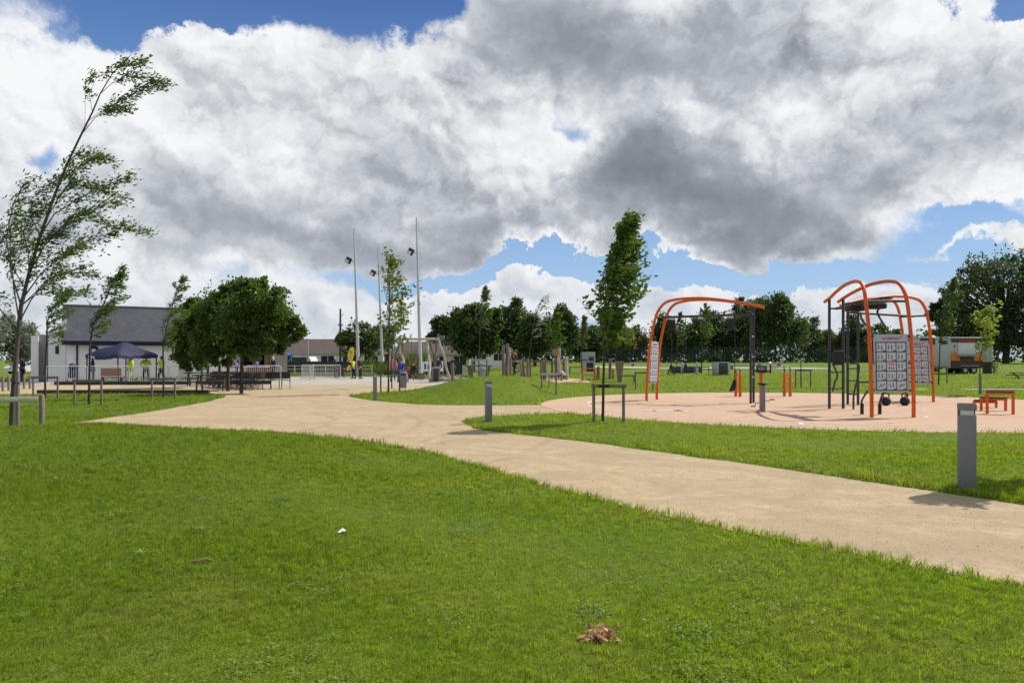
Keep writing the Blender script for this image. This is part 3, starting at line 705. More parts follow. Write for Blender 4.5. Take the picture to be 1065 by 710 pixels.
young('young_tree', 'yellowish young tree behind the second log cluster', [(574, 388), (574, 365), (575, 345), (577, 322)], 60, LF_YOUNG, 19, n=20, t0=.3, reach=1.2, elev=50, ln=12, L=.26, W=.18, r=.05, group=YG)
young('young_tree', 'narrow bronze-tipped young tree left of the leafy court tree', [(605, 390), (605, 365), (605.5, 345), (606, 330)], 60, LF_RED, 20, n=18, t0=.4, reach=.9, elev=58, ln=12, L=.24, W=.15, r=.05, group=YG, bend=.05)
young('young_tree', 'young tree seen through the left exercise arch beside two posts', [(729.5, 392), (730, 365), (730, 345), (733, 318)], 60, LF_YOUNG, 21, n=18, t0=.5, reach=1.3, elev=45, ln=9, L=.24, W=.15, r=.055, group=YG)
young('young_tree', 'thin young tree in front of the big round far tree, right of the dip bars', [(833, 404), (833, 380), (833, 355), (835, 332)], 38, LF_MID, 22, n=16, t0=.45, reach=.7, elev=50, ln=10, L=.14, W=.08, r=.035, group=YG)
young('young_tree', 'thin young tree with sparse crown left of the silver bin', [(704, 388), (704, 365), (704, 345), (706, 325)], 66, LF_MID, 23, n=16, t0=.4, reach=1.0, elev=50, ln=9, L=.26, W=.16, r=.05, group=YG)
young('young_tree', 'taller pale young tree in front of the big dark tree and the white trailer', [(976, 400), (977, 375), (979, 345), (983, 320), (990, 290)], 42, LF_MID, 24, n=26, t0=.36, reach=1.15, elev=50, ln=12, L=.2, W=.13, r=.045, group=YG)
young('young_lime', 'small bright yellow-green tree tied to a thick stake before the food trailer', [(1019, 411), (1019, 390), (1019, 372), (1020.5, 358), (1023, 340), (1026, 322)], 31.2, LF_LIME, 25, n=20, t0=.46, reach=1.05, elev=42, ln=12, L=.14, W=.10, r=.03, group=YG, taper=.55, bend=.1)
# the tree just out of the picture whose shade falls round the near bollard
T = Tree(31); b = Vector((7.6, 9.75, gz(7.6, 9.75)))
q = [Vector((0, 0, -.03)), Vector((0, 0, 1.2)), Vector((.02, 0, 2.2)), Vector((.05, .02, 3.2)), Vector((.15, .05, 4.1))]
T.w.tube(q, [.04, .038, .032, .022, .008], 8); T.auto(q, 36, .4, lambda u: .75 * (1 - .6 * u), 42, Vector((.6, 0, .1)), 20, .105, .085, .055, .2, .014, 4)
T.build('young_maple', 'leafy young tree standing just beyond the right edge by the near bollard', 'tree', b, BARK2, LF_YOUNG)

# --- the clump of dense round trees by the chairs
def dense(label, px, base_py, Y, crown, leaf, seed, group, clumps=85, per=70, L=.16, W=.11, r=.09, bark=BARK2, spread=.24):
    b = at(px, base_py, Y); Y = b.y; k = Y / F
    lob = [((cx - px) * k, dy, H - (cy - HY) * k - b.z, rx * k, rx * k * .9, ry * k) for cx, cy, rx, ry, dy in crown]
    T = Tree(seed); top = Vector((lob[0][0] * .35, 0, lob[0][2] - lob[0][5] * .55))
    T.w.tube([Vector((0, 0, -.05)), Vector((.02, 0, top.z * .5)), top, Vector((lob[0][0] * .6, 0, lob[0][2]))], [r, r * .85, r * .7, r * .35], 8)
    T.mass(lob, clumps, per, L, W, top, r * .5, spread, .45, Vector((.35, 0, .1)))
    return T.build('round_tree', label, 'tree', b, bark, leaf, group)
RG = 'dense round trees over the folding chairs'
dense('nearest and largest dense round tree, trunk at the corner of the path', 251, 409, 33, [(268, 322, 30, 28, 0), (252, 335, 24, 24, -.3), (292, 340, 20, 20, .2), (262, 305, 18, 16, 0), (275, 352, 28, 14, 0), (262, 366, 24, 9, 0)], LF_DARK, 41, RG, 230, 110)
dense('dense round tree directly left of the largest one', 237, 406.5, 35.5, [(232, 325, 26, 28, 0), (215, 345, 24, 24, .3), (240, 312, 16, 16, 0), (238, 355, 26, 16, -.2), (228, 370, 26, 10, 0)], LF_DARK, 42, RG, 200, 110)
dense('dense round tree third from the path corner, low left crown', 228, 403, 39.8, [(212, 345, 24, 26, 0), (197, 358, 18, 22, 0), (208, 328, 18, 16, 0), (202, 374, 20, 11, 0)], LF_DARK, 43, RG, 160, 100)
dense('dense round tree fourth from the path corner', 216, 398.5, 47, [(222, 340, 20, 26, 0), (240, 350, 18, 20, 0)], LF_DARK, 44, RG, 120, 100)
dense('dense round tree farthest from the path corner, against the white wall', 210, 397, 50, [(200, 350, 18, 24, 0), (214, 360, 16, 16, 0)], LF_DARK, 45, RG, 120, 100)

# --- the far belt
def far(label, px, Y, crown, leaf, seed, group='trees of the far belt', clumps=70, per=66, L=.42, W=.28, r=.2, name='broad_tree', trunk=True):
    b = at(px, 0, Y); k = Y / F
    lob = [((cx - px) * k, dy, H - (cy - HY) * k - b.z, rx * k, rx * k * .8, ry * k) for cx, cy, rx, ry, dy in crown]
    T = Tree(seed); top = Vector((0, 0, max(1.2, lob[0][2] - lob[0][5] * .5)))
    T.w.tube([Vector((0, 0, -.1)), Vector((.1, 0, top.z * .5)), top, Vector((lob[0][0] * .5, 0, lob[0][2]))], [r, r * .85, r * .7, r * .3], 7)
    T.mass(lob, int(clumps * 1.5), per, L, W, top, r * .4, .26, .3)
    return T.build(name, label, 'tree', b, BARK2, leaf, group)
far('small dark round tree at the left end of the far belt, behind the swing beam', 460, 96, [(460, 347, 12, 16, 0), (455, 356, 9, 12, 0)], LF_FAR, 51, clumps=60)
far('wide mid green tree behind the log swing right leg', 492, 84, [(492, 343, 24, 22, 0), (478, 336, 12, 14, 0), (508, 336, 13, 14, 0), (482, 358, 18, 14, 0), (505, 360, 16, 12, 0)], LF_MID, 52, clumps=110)
far('dark round-topped tree above the tall climbing logs', 534, 94, [(532, 337, 18, 20, 0), (545, 345, 14, 16, 0), (525, 355, 16, 14, 0)], LF_FAR, 53, clumps=95)
far('mid green tree between the two log clusters', 556, 82, [(556, 347, 14, 18, 0), (562, 360, 12, 12, 0), (548, 360, 12, 12, 0)], LF_MID, 54, clumps=70)
far('dark pointed tree behind the second log cluster', 582, 92, [(582, 342, 15, 20, 0), (590, 352, 14, 14, 0), (573, 350, 12, 16, 0)], LF_FAR, 55, clumps=90)
far('low dark tree left of the leafy court tree', 614, 104, [(614, 356, 14, 14, 0), (602, 362, 10, 10, 0)], LF_FAR, 56, clumps=50)
far('purplish dark tree behind the leafy court tree', 634, 108, [(634, 345, 13, 16, 0), (644, 356, 14, 14, 0)], LF_RED, 57, clumps=60)
far('low bronze tree left of the left exercise arch', 660, 112, [(660, 356, 14, 13, 0), (650, 362, 12, 10, 0)], LF_RED, 58, clumps=55)
far('upright dark tree seen between the legs of the left arch', 690, 112, [(690, 345, 12, 17, 0), (698, 356, 14, 14, 0)], LF_FAR, 59, clumps=65)
far('mid green tree under the left arch crossbar', 722, 112, [(722, 350, 18, 18, 0), (712, 358, 14, 12, 0)], LF_MID, 60, clumps=70)
far('broad dark tree under the right half of the left arch', 752, 116, [(752, 345, 24, 22, 0), (742, 356, 20, 14, 0), (768, 350, 16, 18, 0)], LF_FAR, 61, clumps=120)
far('tall loose-topped tree right behind the black arch posts', 776, 118, [(776, 332, 16, 20, 0), (784, 345, 18, 22, 0)], LF_FAR, 62, clumps=90)
far('largest round tree of the far belt, right of the left arch', 806, 112, [(808, 336, 24, 26, 0), (796, 350, 22, 20, 0), (822, 348, 18, 20, 0), (806, 322, 16, 14, 0)], LF_MID, 63, clumps=150)
far('shorter dark tree on the right shoulder of the largest round tree', 838, 116, [(838, 350, 14, 18, 0), (846, 360, 12, 12, 0)], LF_FAR, 64, clumps=60)
far('low reddish tree left of the black ladder posts', 862, 118, [(862, 358, 14, 13, 0)], LF_RED, 65, clumps=45)
far('dark tree seen through the black ladder posts', 888, 118, [(888, 352, 16, 18, 0), (880, 360, 12, 12, 0)], LF_FAR, 66, clumps=70)
far('low dark tree behind the large pictogram board', 918, 122, [(916, 356, 16, 15, 0), (930, 358, 14, 13, 0)], LF_MID, 67, clumps=60)
far('huge dark tree with deep crown filling the right edge', 1046, 100, [(1046, 315, 40, 45, 0), (1012, 318, 26, 30, -1), (1030, 292, 28, 26, 0), (1056, 284, 28, 24, 0), (990, 335, 16, 24, 0), (1082, 310, 36, 46, 0), (1006, 342, 26, 22, 0), (1060, 345, 36, 22, 0), (1030, 358, 30, 14, 0), (1062, 360, 34, 12, 0), (1000, 360, 22, 12, 0)], LF_FAR, 68, 'dark trees behind the trailers', clumps=330, per=34, r=.45)
far('lower dark tree left of the huge one, behind the food trailer', 984, 106, [(986, 338, 16, 24, 0), (994, 352, 24, 18, 0), (978, 330, 11, 14, 0), (996, 318, 16, 20, 0)], LF_FAR, 69, 'dark trees behind the trailers', clumps=70)
far('dark tree beyond the right edge next to the huge one', 1115, 96, [(1115, 318, 34, 44, 0)], LF_FAR, 70, 'dark trees behind the trailers', clumps=130)
far('feathery bush-like tree behind the masts', 372, 78, [(372, 353, 16, 17, 0), (388, 358, 14, 14, 0), (360, 360, 10, 12, 0)], LF_MID, 71, 'loose trees behind the masts', clumps=60, per=22, L=.4, W=.24)
far('dark tree to the right of the brown bungalow roof', 398, 90, [(398, 352, 12, 16, 0), (386, 362, 12, 10, 0)], LF_FAR, 72, 'loose trees behind the masts', clumps=50)
far('pale silvery tree at the left edge behind the rail posts', 22, 58, [(20, 358, 20, 22, 0), (5, 352, 18, 26, 0), (36, 366, 10, 16, 0)], LF_SILVER, 73, 'silvery trees left of the building', clumps=110, per=30, L=.34, W=.14)
far('second silvery tree, partly outside the left edge', -14, 55, [(-14, 352, 20, 26, 0)], LF_SILVER, 74, 'silvery trees left of the building', clumps=70, per=28, L=.34, W=.14)
# the continuous dark undergrowth below the belt, one mass
T = Tree(80)
for i in range(760):
    x = -6 + 122 * i / 760 + T.r.uniform(-.4, .4); y = 126 + T.r.uniform(-1.5, 1.5); top = 2.9 + 2.6 * (x > 70) + 1.1 * sin(x * .31) + .7 * sin(x * .83 + 1) + T.r.uniform(0, .8)
    z0 = gz(x, y)
    for k in range(14): T.leaf(Vector((x, y, z0 + T.r.uniform(0, top))) + T.rv() * .3, T.rv().normalized(), .8, .55, .5)
V, Q = leaf_cards(np.array(T.P), np.array(T.D), np.array(T.N), T.L, T.W); npmesh('distant_undergrowth', V, Q, LF_FAR, kind='stuff')

# ==================================================================== objects near the court
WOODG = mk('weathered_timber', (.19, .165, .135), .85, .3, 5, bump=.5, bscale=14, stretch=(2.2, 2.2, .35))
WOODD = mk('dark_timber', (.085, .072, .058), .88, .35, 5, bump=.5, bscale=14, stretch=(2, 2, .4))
WOODP = mk('pale_timber', (.46, .41, .34), .8, .22, 5, bump=.4, bscale=14, stretch=(.5, 2, 2))
ORANGE = mk('orange_powder_coat', (.66, .115, .012), .48, .12, 4, spec=.3)
BLACK = mk('charcoal_metal', (.030, .031, .036), .45, .2, 5, spec=.5)
RUBBER = mk('black_rubber', (.020, .020, .022), .75, .3, 12)
STEEL = mk('brushed_steel', (.50, .51, .52), .38, .12, 8, metal=.8)
GALV = mk('galvanised_steel', (.42, .43, .44), .5, .15, 6, metal=.5)
GREYP = mk('grey_powder_coat', (.185, .188, .192), .5, .10, 7, spec=.45)
WHITEP = mk('white_paint', (.78, .78, .76), .6, .08, 4)
BOARDG = mk('board_face', (.41, .44, .49), .45, .06, 3)
INK = mk('dark_ink', (.055, .058, .075), .6, .1, 5)
REDI = mk('red_ink', (.55, .045, .03), .5, .1, 5)
CELL = mk('pale_cell', (.53, .56, .61), .5, .05, 3)
LENS = mk('frosted_lens', (.62, .64, .62), .3, .08, 5)
STRAP = mk('black_strap', (.02, .02, .022), .8, .2, 20)

def smooth_path(pts, n=6):
    P = [Vector(p) for p in pts]; out = []
    for i in range(len(P) - 1):
        a, b, c, d = P[max(0, i - 1)], P[i], P[i + 1], P[min(len(P) - 1, i + 2)]
        for k in range(n):
            t = k / n
            out.append(.5 * ((2 * b) + (c - a) * t + (2 * a - 5 * b + 4 * c - d) * t * t + (3 * b - a - 3 * c + d) * t ** 3))
    out.append(P[-1]); return out
def rel(o, *pts): return [Vector(p) - Vector(o) for p in pts]

# ---- light bollards
def bollard(label, px, py, rz=0., sz=.145):
    b = at(px, py); t = thing('light_bollard', label, 'bollard', b, rz, 'grey light bollards along the path')
    s = sz
    MB().box((0, 0, .42), (s, s, .90), bev=.012).build('post', GREYP, t)
    for x, y in ((-1, 1), (1, 1), (0, 1)): MB().box((x * (s / 2 - .018), y * (s / 2 - .018), .895), (.034, .034, .07)).build('corner_pillar', GREYP, t)
    MB().box((0, 0, .896), (s - .05, s - .05, .066)).build('lens', LENS, t)
    MB().box((0, 0, .9655), (s + .006, s + .006, .075), bev=.012).build('cap', GREYP, t)
    MB().box((0, 0, .0), (s + .05, s + .05, .03), bev=.006).build('base_plate', GREYP, t)
bollard('nearest grey light bollard, on the grass beside the path at the right', 1005.5, 511, -.47, .178)
bollard('grey light bollard on the grass tip where the paths fork', 508, 440, .3, .15)
bollard('grey light bollard at the left tip of the grassy mound', 390, 416.5, .2, .145)

# ---- timber tree guards
def guard(label, pxl, pxr, py, top, Y=None, mat=None, strap=None, r=.036, overhang=.06, bar=.085, pale=False, yr=0.):
    a, c = at(pxl, py, Y), at(pxr, py, (Y + yr) if Y else None)
    if not Y: c = at(pxr, py, a.y + yr)
    h = H - (top - HY) * a.y / F - a.z
    t = thing('tree_guard', label, 'tree guard', (a + c) / 2, 0, 'timber guards round young trees'); m = mat or WOODG
    o = (a + c) / 2
    for q in (a, c):
        p = q - o; MB().lathe([(r, -.1), (r, h - .03), (r * .8, h)], p, 12).build('post', m, t)
    d = (c - a).normalized(); p0, p1 = a - o - d * overhang, c - o + d * overhang; p0.z = p1.z = h - bar * .5 + .002
    ang = atan2(d.y, d.x); off = Vector((d.y, -d.x, 0)) * (r + .012)
    bo = MB().box((p0 + p1) / 2 + off, ((p1 - p0).length, .026, bar), ang, bev=.004).build('crossbar', WOODP if pale else m, t)
    if strap is not None:
        q = p0.lerp(p1, strap); MB().box(q + off, (.26, .034, bar * .8), ang, bev=.004).build('strap', STRAP, t)
    return t
guard('timber guard round the leafy tree at the edge of the court', 617.5, 648.5, 441, 399, 17.3, strap=.36)
guard('timber guard round the leaning young tree right of the lone rail post', 34.5, 60, 416, 391.5)
guard('timber guard round the young tree before the building left end', 77.5, 105.5, 421, 394)
guard('timber guard round the young tree right of the navy gazebo', 158, 182, 415, 393)
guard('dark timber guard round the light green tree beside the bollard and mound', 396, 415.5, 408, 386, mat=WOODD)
guard('timber guard with pale crossbar on top of the mound', 491.5, 506.5, 392, 374, 33.5, pale=True)
guard('timber guard with pale crossbar beside the pink sand play pit', 563.5, 578.5, 404.5, 384.5, pale=True)
guard('timber guard behind the leafy court tree, left of the left arch', 661, 679, 405.5, 386)
guard('timber guard round the thin tree behind the dip bars', 827.5, 843, 404, 384)
guard('pair of timber guard posts in front of the white trailer', 966, 985, 400, 381)
guard('timber guard of two short posts seen through the left arch', 722.5, 737, 391.5, 381, 58)
MB().lathe([(.03, -.1), (.03, .9), (.024, .92)], (0, 0, 0), 10)
def stake(name, label, cat, px, py, top, r, mat=None, group=None, Y=None):
    b = at(px, py, Y); h = H - (top - HY) * b.y / F - b.z
    o = MB().lathe([(r, -.15), (r, h - .02), (r * .75, h)], (0, 0, 0), 12).build(name, mat or WOODG, None, b); return tag(o, label, cat, group)
stake('tree_stake', 'thick stake holding up the small yellow-green tree', 'stake', 1019.5, 411.5, 388, .055)
stake('tree_stake', 'stake between the two posts of the guard by the play pit', 'stake', 571, 404, 388, .025)
t = thing('tree_stake', 'tall stake strapped to the wind-bent tree at the left edge', 'stake', at(18.4, 447, 16.0))
MB().lathe([(.042, -.15), (.04, 1.22), (.034, 1.24)], (0, 0, 0), 12).build('post', WOODG, t)
MB().tube([(-.14, .02, .95), (-.06, .0, 1.0), (.05, -.03, .98)], .02, 8).build('strap', STRAP, t)

# ---- lone rail at the left edge
a = at(43.5, 446, 15.6); t = thing('rail_fence', 'low timber rail running off the left edge with a round end post', 'rail fence', a)
MB().lathe([(.052, -.15), (.052, .72), (.040, .745)], (0, 0, 0), 14).build('post', WOODG, t)
MB().lathe([(.058, -.15), (.058, .70), (.045, .725)], (-2.3, -1.2, gz(a.x - 2.3, a.y - 1.2) - a.z), 14).build('post', WOODG, t)
MB().box((-1.14, -.66, .66), (2.5, .045, .10), atan2(1.2, 2.3), bev=.008).build('rail', WOODP, t)
FG = 'short timber posts behind the left lawn'
for i, (px, py, tp) in enumerate(((3, 407, 391), (9, 406, 391), (25, 404, 389), (31, 404, 390))):
    stake('timber_post', 'short weathered timber post in a row behind the left lawn', 'post', px, py, tp, .055, WOODG, FG)

# ---- the arches
PROF = [(0, -.02), (.0, .4), (.03, .9), (.075, 1.55), (.17, 2.3), (.34, 3.02), (.49, 3.34), (.70, 3.54), (.97, 3.62), (1.4, 3.66), (2.1, 3.64), (2.9, 3.52), (3.5, 3.39), (3.95, 3.29)]
def pictograms(board, extra, w, h, face, grid_z1):
    """three by five cells with small figures, on one face of the board"""
    gr, cl, fg, rd = MB(), MB(), MB(), MB(); y = face
    gw = w * .86; x0 = -gw / 2; cw = gw / 3; top = grid_z1; ch = (top - .045) / 5 if False else (top + h / 2 - .05) / 5
    R = random.Random(5)
    gr.box((0, y * .0065, top - ch * 2.5), (gw + .03, .003, ch * 5 + .03))
    for i in range(3):
        for j in range(5):
            cx, cz = x0 + cw * (i + .5), top - ch * (j + .5)
            cl.box((cx, y * .0095, cz), (cw - .026, .003, ch - .026))
            Y_ = y * .0125
            if (i, j) == (1, 2):
                rd.box((cx, Y_, cz + ch * .27), (cw * .62, .003, ch * .10)); rd.box((cx, Y_, cz + ch * .12), (cw * .5, .003, ch * .05))
                for q in range(3): fg.box((cx + (q - 1) * cw * .22, Y_, cz - ch * .2), (cw * .12, .003, ch * .2), rot=Matrix.Rotation(R.uniform(-.7, .7), 3, 'Y'))
                rd.box((cx - cw * .22, Y_, cz - ch * .12), (cw * .12, .003, ch * .1)); continue
            if j == 4:
                an = R.uniform(-.9, .9)
                for q in (-1, 1): fg.box((cx + q * cw * .15, Y_, cz + q * ch * .04), (cw * .09, .003, ch * .45), rot=Matrix.Rotation(an + q * .2, 3, 'Y'))
            else:
                for q in (-.26, .06):
                    fx = cx + q * cw; tilt = R.uniform(-.25, .25); sh = R.uniform(-.06, .06) * ch
                    fg.box((fx, Y_, cz + ch * .03 + sh), (cw * .075, .003, ch * .24), rot=Matrix.Rotation(tilt, 3, 'Y'))
                    fg.box((fx + cw * .01, Y_, cz + ch * .24 + sh), (cw * .07, .003, ch * .075))
                    for lg in (-1, 1): fg.box((fx + lg * cw * .035, Y_, cz - ch * .17 + sh), (cw * .034, .003, ch * .20), rot=Matrix.Rotation(lg * R.uniform(-.1, .35), 3, 'Y'))
                    fg.box((fx + cw * .06, Y_, cz + ch * .07 + sh), (cw * .12, .003, ch * .045), rot=Matrix.Rotation(R.uniform(-.8, .8), 3, 'Y'))
            M = Matrix.Translation((cx + cw * .28, y * .0125, cz - ch * .32)) @ Matrix.Rotation(-pi / 2, 4, 'X')
            fg.add([(cx + cw * .43, Y_, cz - ch * .43), (cx + cw * .43, Y_, cz - ch * .26), (cx + cw * .05, Y_, cz - ch * .43)], [(0, 1, 2)])
    s = y
    text('lettering', 'KOMPAN', h * .062, REDI, board, (-.02 * w * -s * 0, y * .0075, (top + h / 2) / 2 - .004), (pi / 2, 0, 0 if y < 0 else pi), sx=1.12)
    sw = MB(); zz = (top + h / 2) / 2
    for k in range(3): sw.box((-s * (w * .27 + k * .012), y * .0085, zz + .022 + k * .016), (.075 - k * .012, .003, .011), rot=Matrix.Rotation(s * (.45 + .25 * k), 3, 'Y'))
    sw.build('red_swoosh', REDI, board, smooth=False)
    extra += [(gr, INK), (cl, CELL), (fg, INK), (rd, REDI)]
def arch_unit(label, L, P, lw=.54, pw=.21, print_faces=(-1, 1), bw=.86, bz=(.64, 2.16)):
    L, P = Vector((*L, 0)), Vector((*P, 0)); o = (L + P) / 2; D = (P - L).length; a = (P - L) / D; n = Vector((-a.y, a.x, 0))
    t = thing('outdoor_gym', label, 'exercise frame', o, 0, 'orange arched exercise frames'); sc = D / 3.59
    wid = lambda s: lw + (pw - lw) * max(0, min(1, (s - .35) / 3.2)) ** .9
    for sd_ in (1, -1):
        pts = [L - o + a * s * sc + n * sd_ * wid(s) + Vector((0, 0, z)) for s, z in PROF]
        am = MB().tube(smooth_path(pts, 6), .049, 14)
        pq = P - o + n * sd_ * pw
        MB().tube([pq + Vector((0, 0, -.02)), pq + Vector((0, 0, 3.38))], .043, 10).build('upright', BLACK, t)
        bo = MB()
        for z in (.42, 1.3, 2.25): 
            s = np.interp(z, [q[1] for q in PROF], [q[0] for q in PROF]); c = L - o + a * s * sc + n * sd_ * wid(s) + Vector((0, 0, z))
            for f in (-1, 1): bo.ball(c + a * f * .048, .016, 8, 5)
        multi(am.build('arch', ORANGE, t), [(am, ORANGE), (bo, BLACK)])
    # crossbar from the legs to the uprights
    p0 = L - o + a * .36 * sc + Vector((0, 0, 3.04)); p1 = P - o + Vector((0, 0, 3.06))
    MB().tube([p0 - n * wid(.36), p0 + n * wid(.36)], .03, 10).build('crossbar', BLACK, t)
    MB().tube([p0, p1], .042, 10).build('crossbar', BLACK, t)
    MB().tube([p1 - n * pw, p1 + n * pw], .03, 10).build('crossbar', BLACK, t)
    # pictogram board between the legs
    bd = bpy.data.objects.new('pictogram_board', bpy.data.meshes.new('pictogram_board')); COL.objects.link(bd); bd.parent = t
    h = bz[1] - bz[0]; zc = (bz[0] + bz[1]) / 2; s0, s1 = .02 * sc, .15 * sc
    c = L - o + a * (s0 + s1) / 2 + Vector((0, 0, zc)); up = (a * (s1 - s0) + Vector((0, 0, h))).normalized()
    M = Matrix((n, a, up)).transposed() if n.cross(a).dot(up) > 0 else Matrix((-n, a, up)).transposed()
    bd.matrix_local = Matrix.Translation(c) @ M.to_4x4()
    extra = [(MB().box((0, 0, 0), (bw, .010, h), bev=.003), BOARDG)]
    for f in print_faces: pictograms(bd, extra, bw, h, f, h / 2 - .21)
    cl = MB()
    for z in (-h / 2 + .05, 0, h / 2 - .05):
        for sx in (-1, 1): cl.box((sx * (bw / 2 + .03), 0, z), (.09, .03, .05), bev=.005)
    extra.append((cl, BLACK)); multi(bd, extra)
    return t, o, a, n, L, P
tL, oL, aL, nL, LL, PL = arch_unit('orange arched frame at the left of the court with crossbar and hanging straps', (5.15, 27.44), (8.25, 25.6))
tR, oR, aR, nR, LR, PR = arch_unit('nearest orange arched frame, its large pictogram board facing the path', (9.86, 19.3), (9.9, 22.75), bw=.90, bz=(.66, 2.16))
tB, oB, aB, nB, LB, PB = arch_unit('rear orange arched frame half hidden behind the nearest one', (14.6, 26.7), (11.32, 24.75), lw=.5, pw=.19)
# brackets under the left crossbar
for u in (.22, .50, .80):
    p = LL.lerp(PL, u) - oL; p.z = 3.0
    MB().box(p + Vector((0, 0, -.02)), (.16, .06, .10), atan2(aL.y, aL.x), bev=.01).build('bracket', GALV, tL)
    m = MB(); ww = .34 if u < .9 else .2
    if u != .50: m.box(p + Vector((0, 0, -.24)), (.20, .05, .40), atan2(aL.y, aL.x), bev=.01)
    zt = -.14 if u == .50 else -.42
    for s in (-1, 1): m.tube([p + Vector((0, 0, zt + .06)), p + aL * s * .26 + Vector((0, 0, zt - .10))], .036, 8)
    m.build('hanging_grip', RUBBER, tL)
m = MB()
for z in (.9, 1.6, 2.3): m.box(PL - oL + Vector((0, 0, z)), (.05, .40, .04), atan2(aL.y, aL.x))
m.build('ladder_ties', GALV, tL)
SG = 'suspension straps on the left arch'
def strap(label, u, zb, kind, off=0.):
    p = LL.lerp(PL, u) + nL * off; t = thing('suspension_strap', label, 'strap', (p.x, p.y, 3.0), 0, SG)
    hh = 3.0 - zb
    MB().tube([(0, 0, 0), (.01, 0, -hh * .5), (0, 0, -hh + .34)], .013, 6).build('webbing', STRAP, t)
    m = MB()
    if kind: m.tube([(0, 0, -hh + .36), (-.13, 0, -hh + .03), (.13, 0, -hh + .03), (0, 0, -hh + .36)], .034, 8)
    else: m.tube([(0, 0, -hh + .40), (-.06, 0, -hh + .22), (-.14, .02, -hh)], .05, 8); m.tube([(0, 0, -hh + .40), (.02, .03, -hh + .22), (-.03, .05, -hh + .03)], .05, 8)
    m.build('handle', RUBBER, t)
strap('suspension strap with triangular handle nearest the left arch board', .205, .95, True)
strap('suspension strap with triangular handle in the middle of the left arch', .325, .98, True, .3)
strap('long suspension strap with loose handles beside the black uprights', .835, .40, False)

# fittings of the right pair: rungs, pull-down levers, seat pads, low handles
m = MB()
for z in (.62, 1.12): m.tube([PR - oR - nR * .21 + Vector((0, 0, z)), PR - oR + nR * .21 + Vector((0, 0, z))], .022, 8)
m.build('rungs', BLACK, tR)
m = MB()
for z in (.35, .8, 1.2): m.tube([PB - oB - nB * .19 + Vector((0, 0, z)), PB - oB + nB * .19 + Vector((0, 0, z))], .022, 8)
m.build('rungs', BLACK, tB)
def wp(o, *l): return [pp(*q) - o for q in l]
q = wp(oR, (872, 372, 22.5))[0]; MB().box(q, (.34, .12, .44), bev=.04).build('back_pad', RUBBER, tR)
for l in ([(866, 378, 22.4), (871, 390, 22.2), (868, 398, 22.1), (866, 407, 22.1)], [(884, 378, 22.6), (893, 379, 22.4), (892, 393, 22.3), (888, 410, 22.2), (887.6, 425.5, 22.2)]):
    MB().tube(smooth_path(wp(oR, *l), 4), .03, 8).build('bent_rail', BLACK, tR)
q = wp(oR, (889, 321, 21.4), (909, 318.5, 20.9), (927, 312.5, 20.0), (900, 315, 20.7))
MB().box(q[0], (.42, .4, .15), bev=.03).build('pulley_box', RUBBER, tR); MB().box(q[1], (.55, .4, .15), bev=.03).build('pulley_box', RUBBER, tR)
MB().box((LR + PR) / 2 - oR + Vector((.03, -.2, 3.14)), (.30, 2.3, .05), bev=.01).build('top_plate', BLACK, tR)
for l in ([(895, 326, 20.9), (897, 333, 20.7), (908, 347, 20.5)], [(914, 321, 20.9), (913, 327, 20.8), (925, 346, 20.5)]):
    MB().tube(smooth_path(wp(oR, *l), 3), .028, 8).build('pull_lever', BLACK, tR)
for l in ([(902.5, 406, 20.3), (896.5, 416, 20.3), (896.5, 421, 20.3)], [(919, 407, 20.3), (915.5, 416, 20.3), (915, 421, 20.3)]):
    pts = wp(oR, *l); lv = MB().tube(smooth_path(pts, 3), .026, 8).build('low_lever', BLACK, tR)
    e = pts[-1]; MB().tube([e + Vector((0, 0, .04)), e + Vector((0, 0, -.25))], .047, 10).build('grip', RUBBER, lv)
MB().tube([(LR - oR) + Vector((-.45, .9, .9)), (LR - oR) + Vector((.5, .95, .9))], .03, 8).build('low_crossbar', BLACK, tR)
KG = 'black kettlebells behind the large board'
for px, lab in ((921.5, 'black kettlebell on the court, left one under the board edge'), (941, 'black kettlebell on the court, right one under the board edge')):
    b = at(px, 420.5, 24.3); t = thing('kettlebell', lab, 'kettlebell', (b.x, b.y, .008), 0, KG)
    MB().lathe([(.06, 0), (.11, .03), (.145, .10), (.15, .16), (.12, .24), (.06, .28)], (0, 0, 0), 16).build('weight', RUBBER, t)
    MB().tube(smooth_path([(-.06, 0, .24), (-.10, 0, .32), (-.06, 0, .39), (.06, 0, .39), (.10, 0, .32), (.06, 0, .24)], 3), .022, 8).build('handle', RUBBER, t)

# ---- exercise bike
b = at(793.5, 428.5); t = thing('exercise_bike', 'grey exercise bike seen from behind, black saddle and console on orange post', 'exercise bike', (b.x, b.y, .008), -.31)
MB().box((0, 0, .36), (.135, .16, .72), bev=.03).build('rear_column', GREYP, t)
MB().ball((0, 0, .70), (.06, .06, .07)).build('column_cap', STEEL, t)
m = MB().ball((0, 0, .80), (.15, .15, .045), 16, 8); m.V = [(x * (1 if y < 0 else max(.3, 1 - y * 4)), y * (1 if y < 0 else 1.3), z) for x, y, z in m.V]; m.build('saddle', RUBBER, t)
MB().tube([(0, 0, .68), (0, .0, .80)], .02, 8).build('seat_post', STEEL, t)
MB().tube([(-.04, .85, -.01), (-.04, .85, 1.12)], .05, 12).build('front_post', ORANGE, t)
MB().tube([(0, .02, .16), (-.03, .85, .16)], .05, 8).build('chain_case', GREYP, t)
MB().box((-.03, .80, 1.22), (.30, .12, .20), bev=.03).build('console', RUBBER, t)
MB().box((-.03, .735, 1.23), (.20, .012, .10)).build('screen', mk('grey_screen', (.16, .20, .24), .25, .2, 6), t)
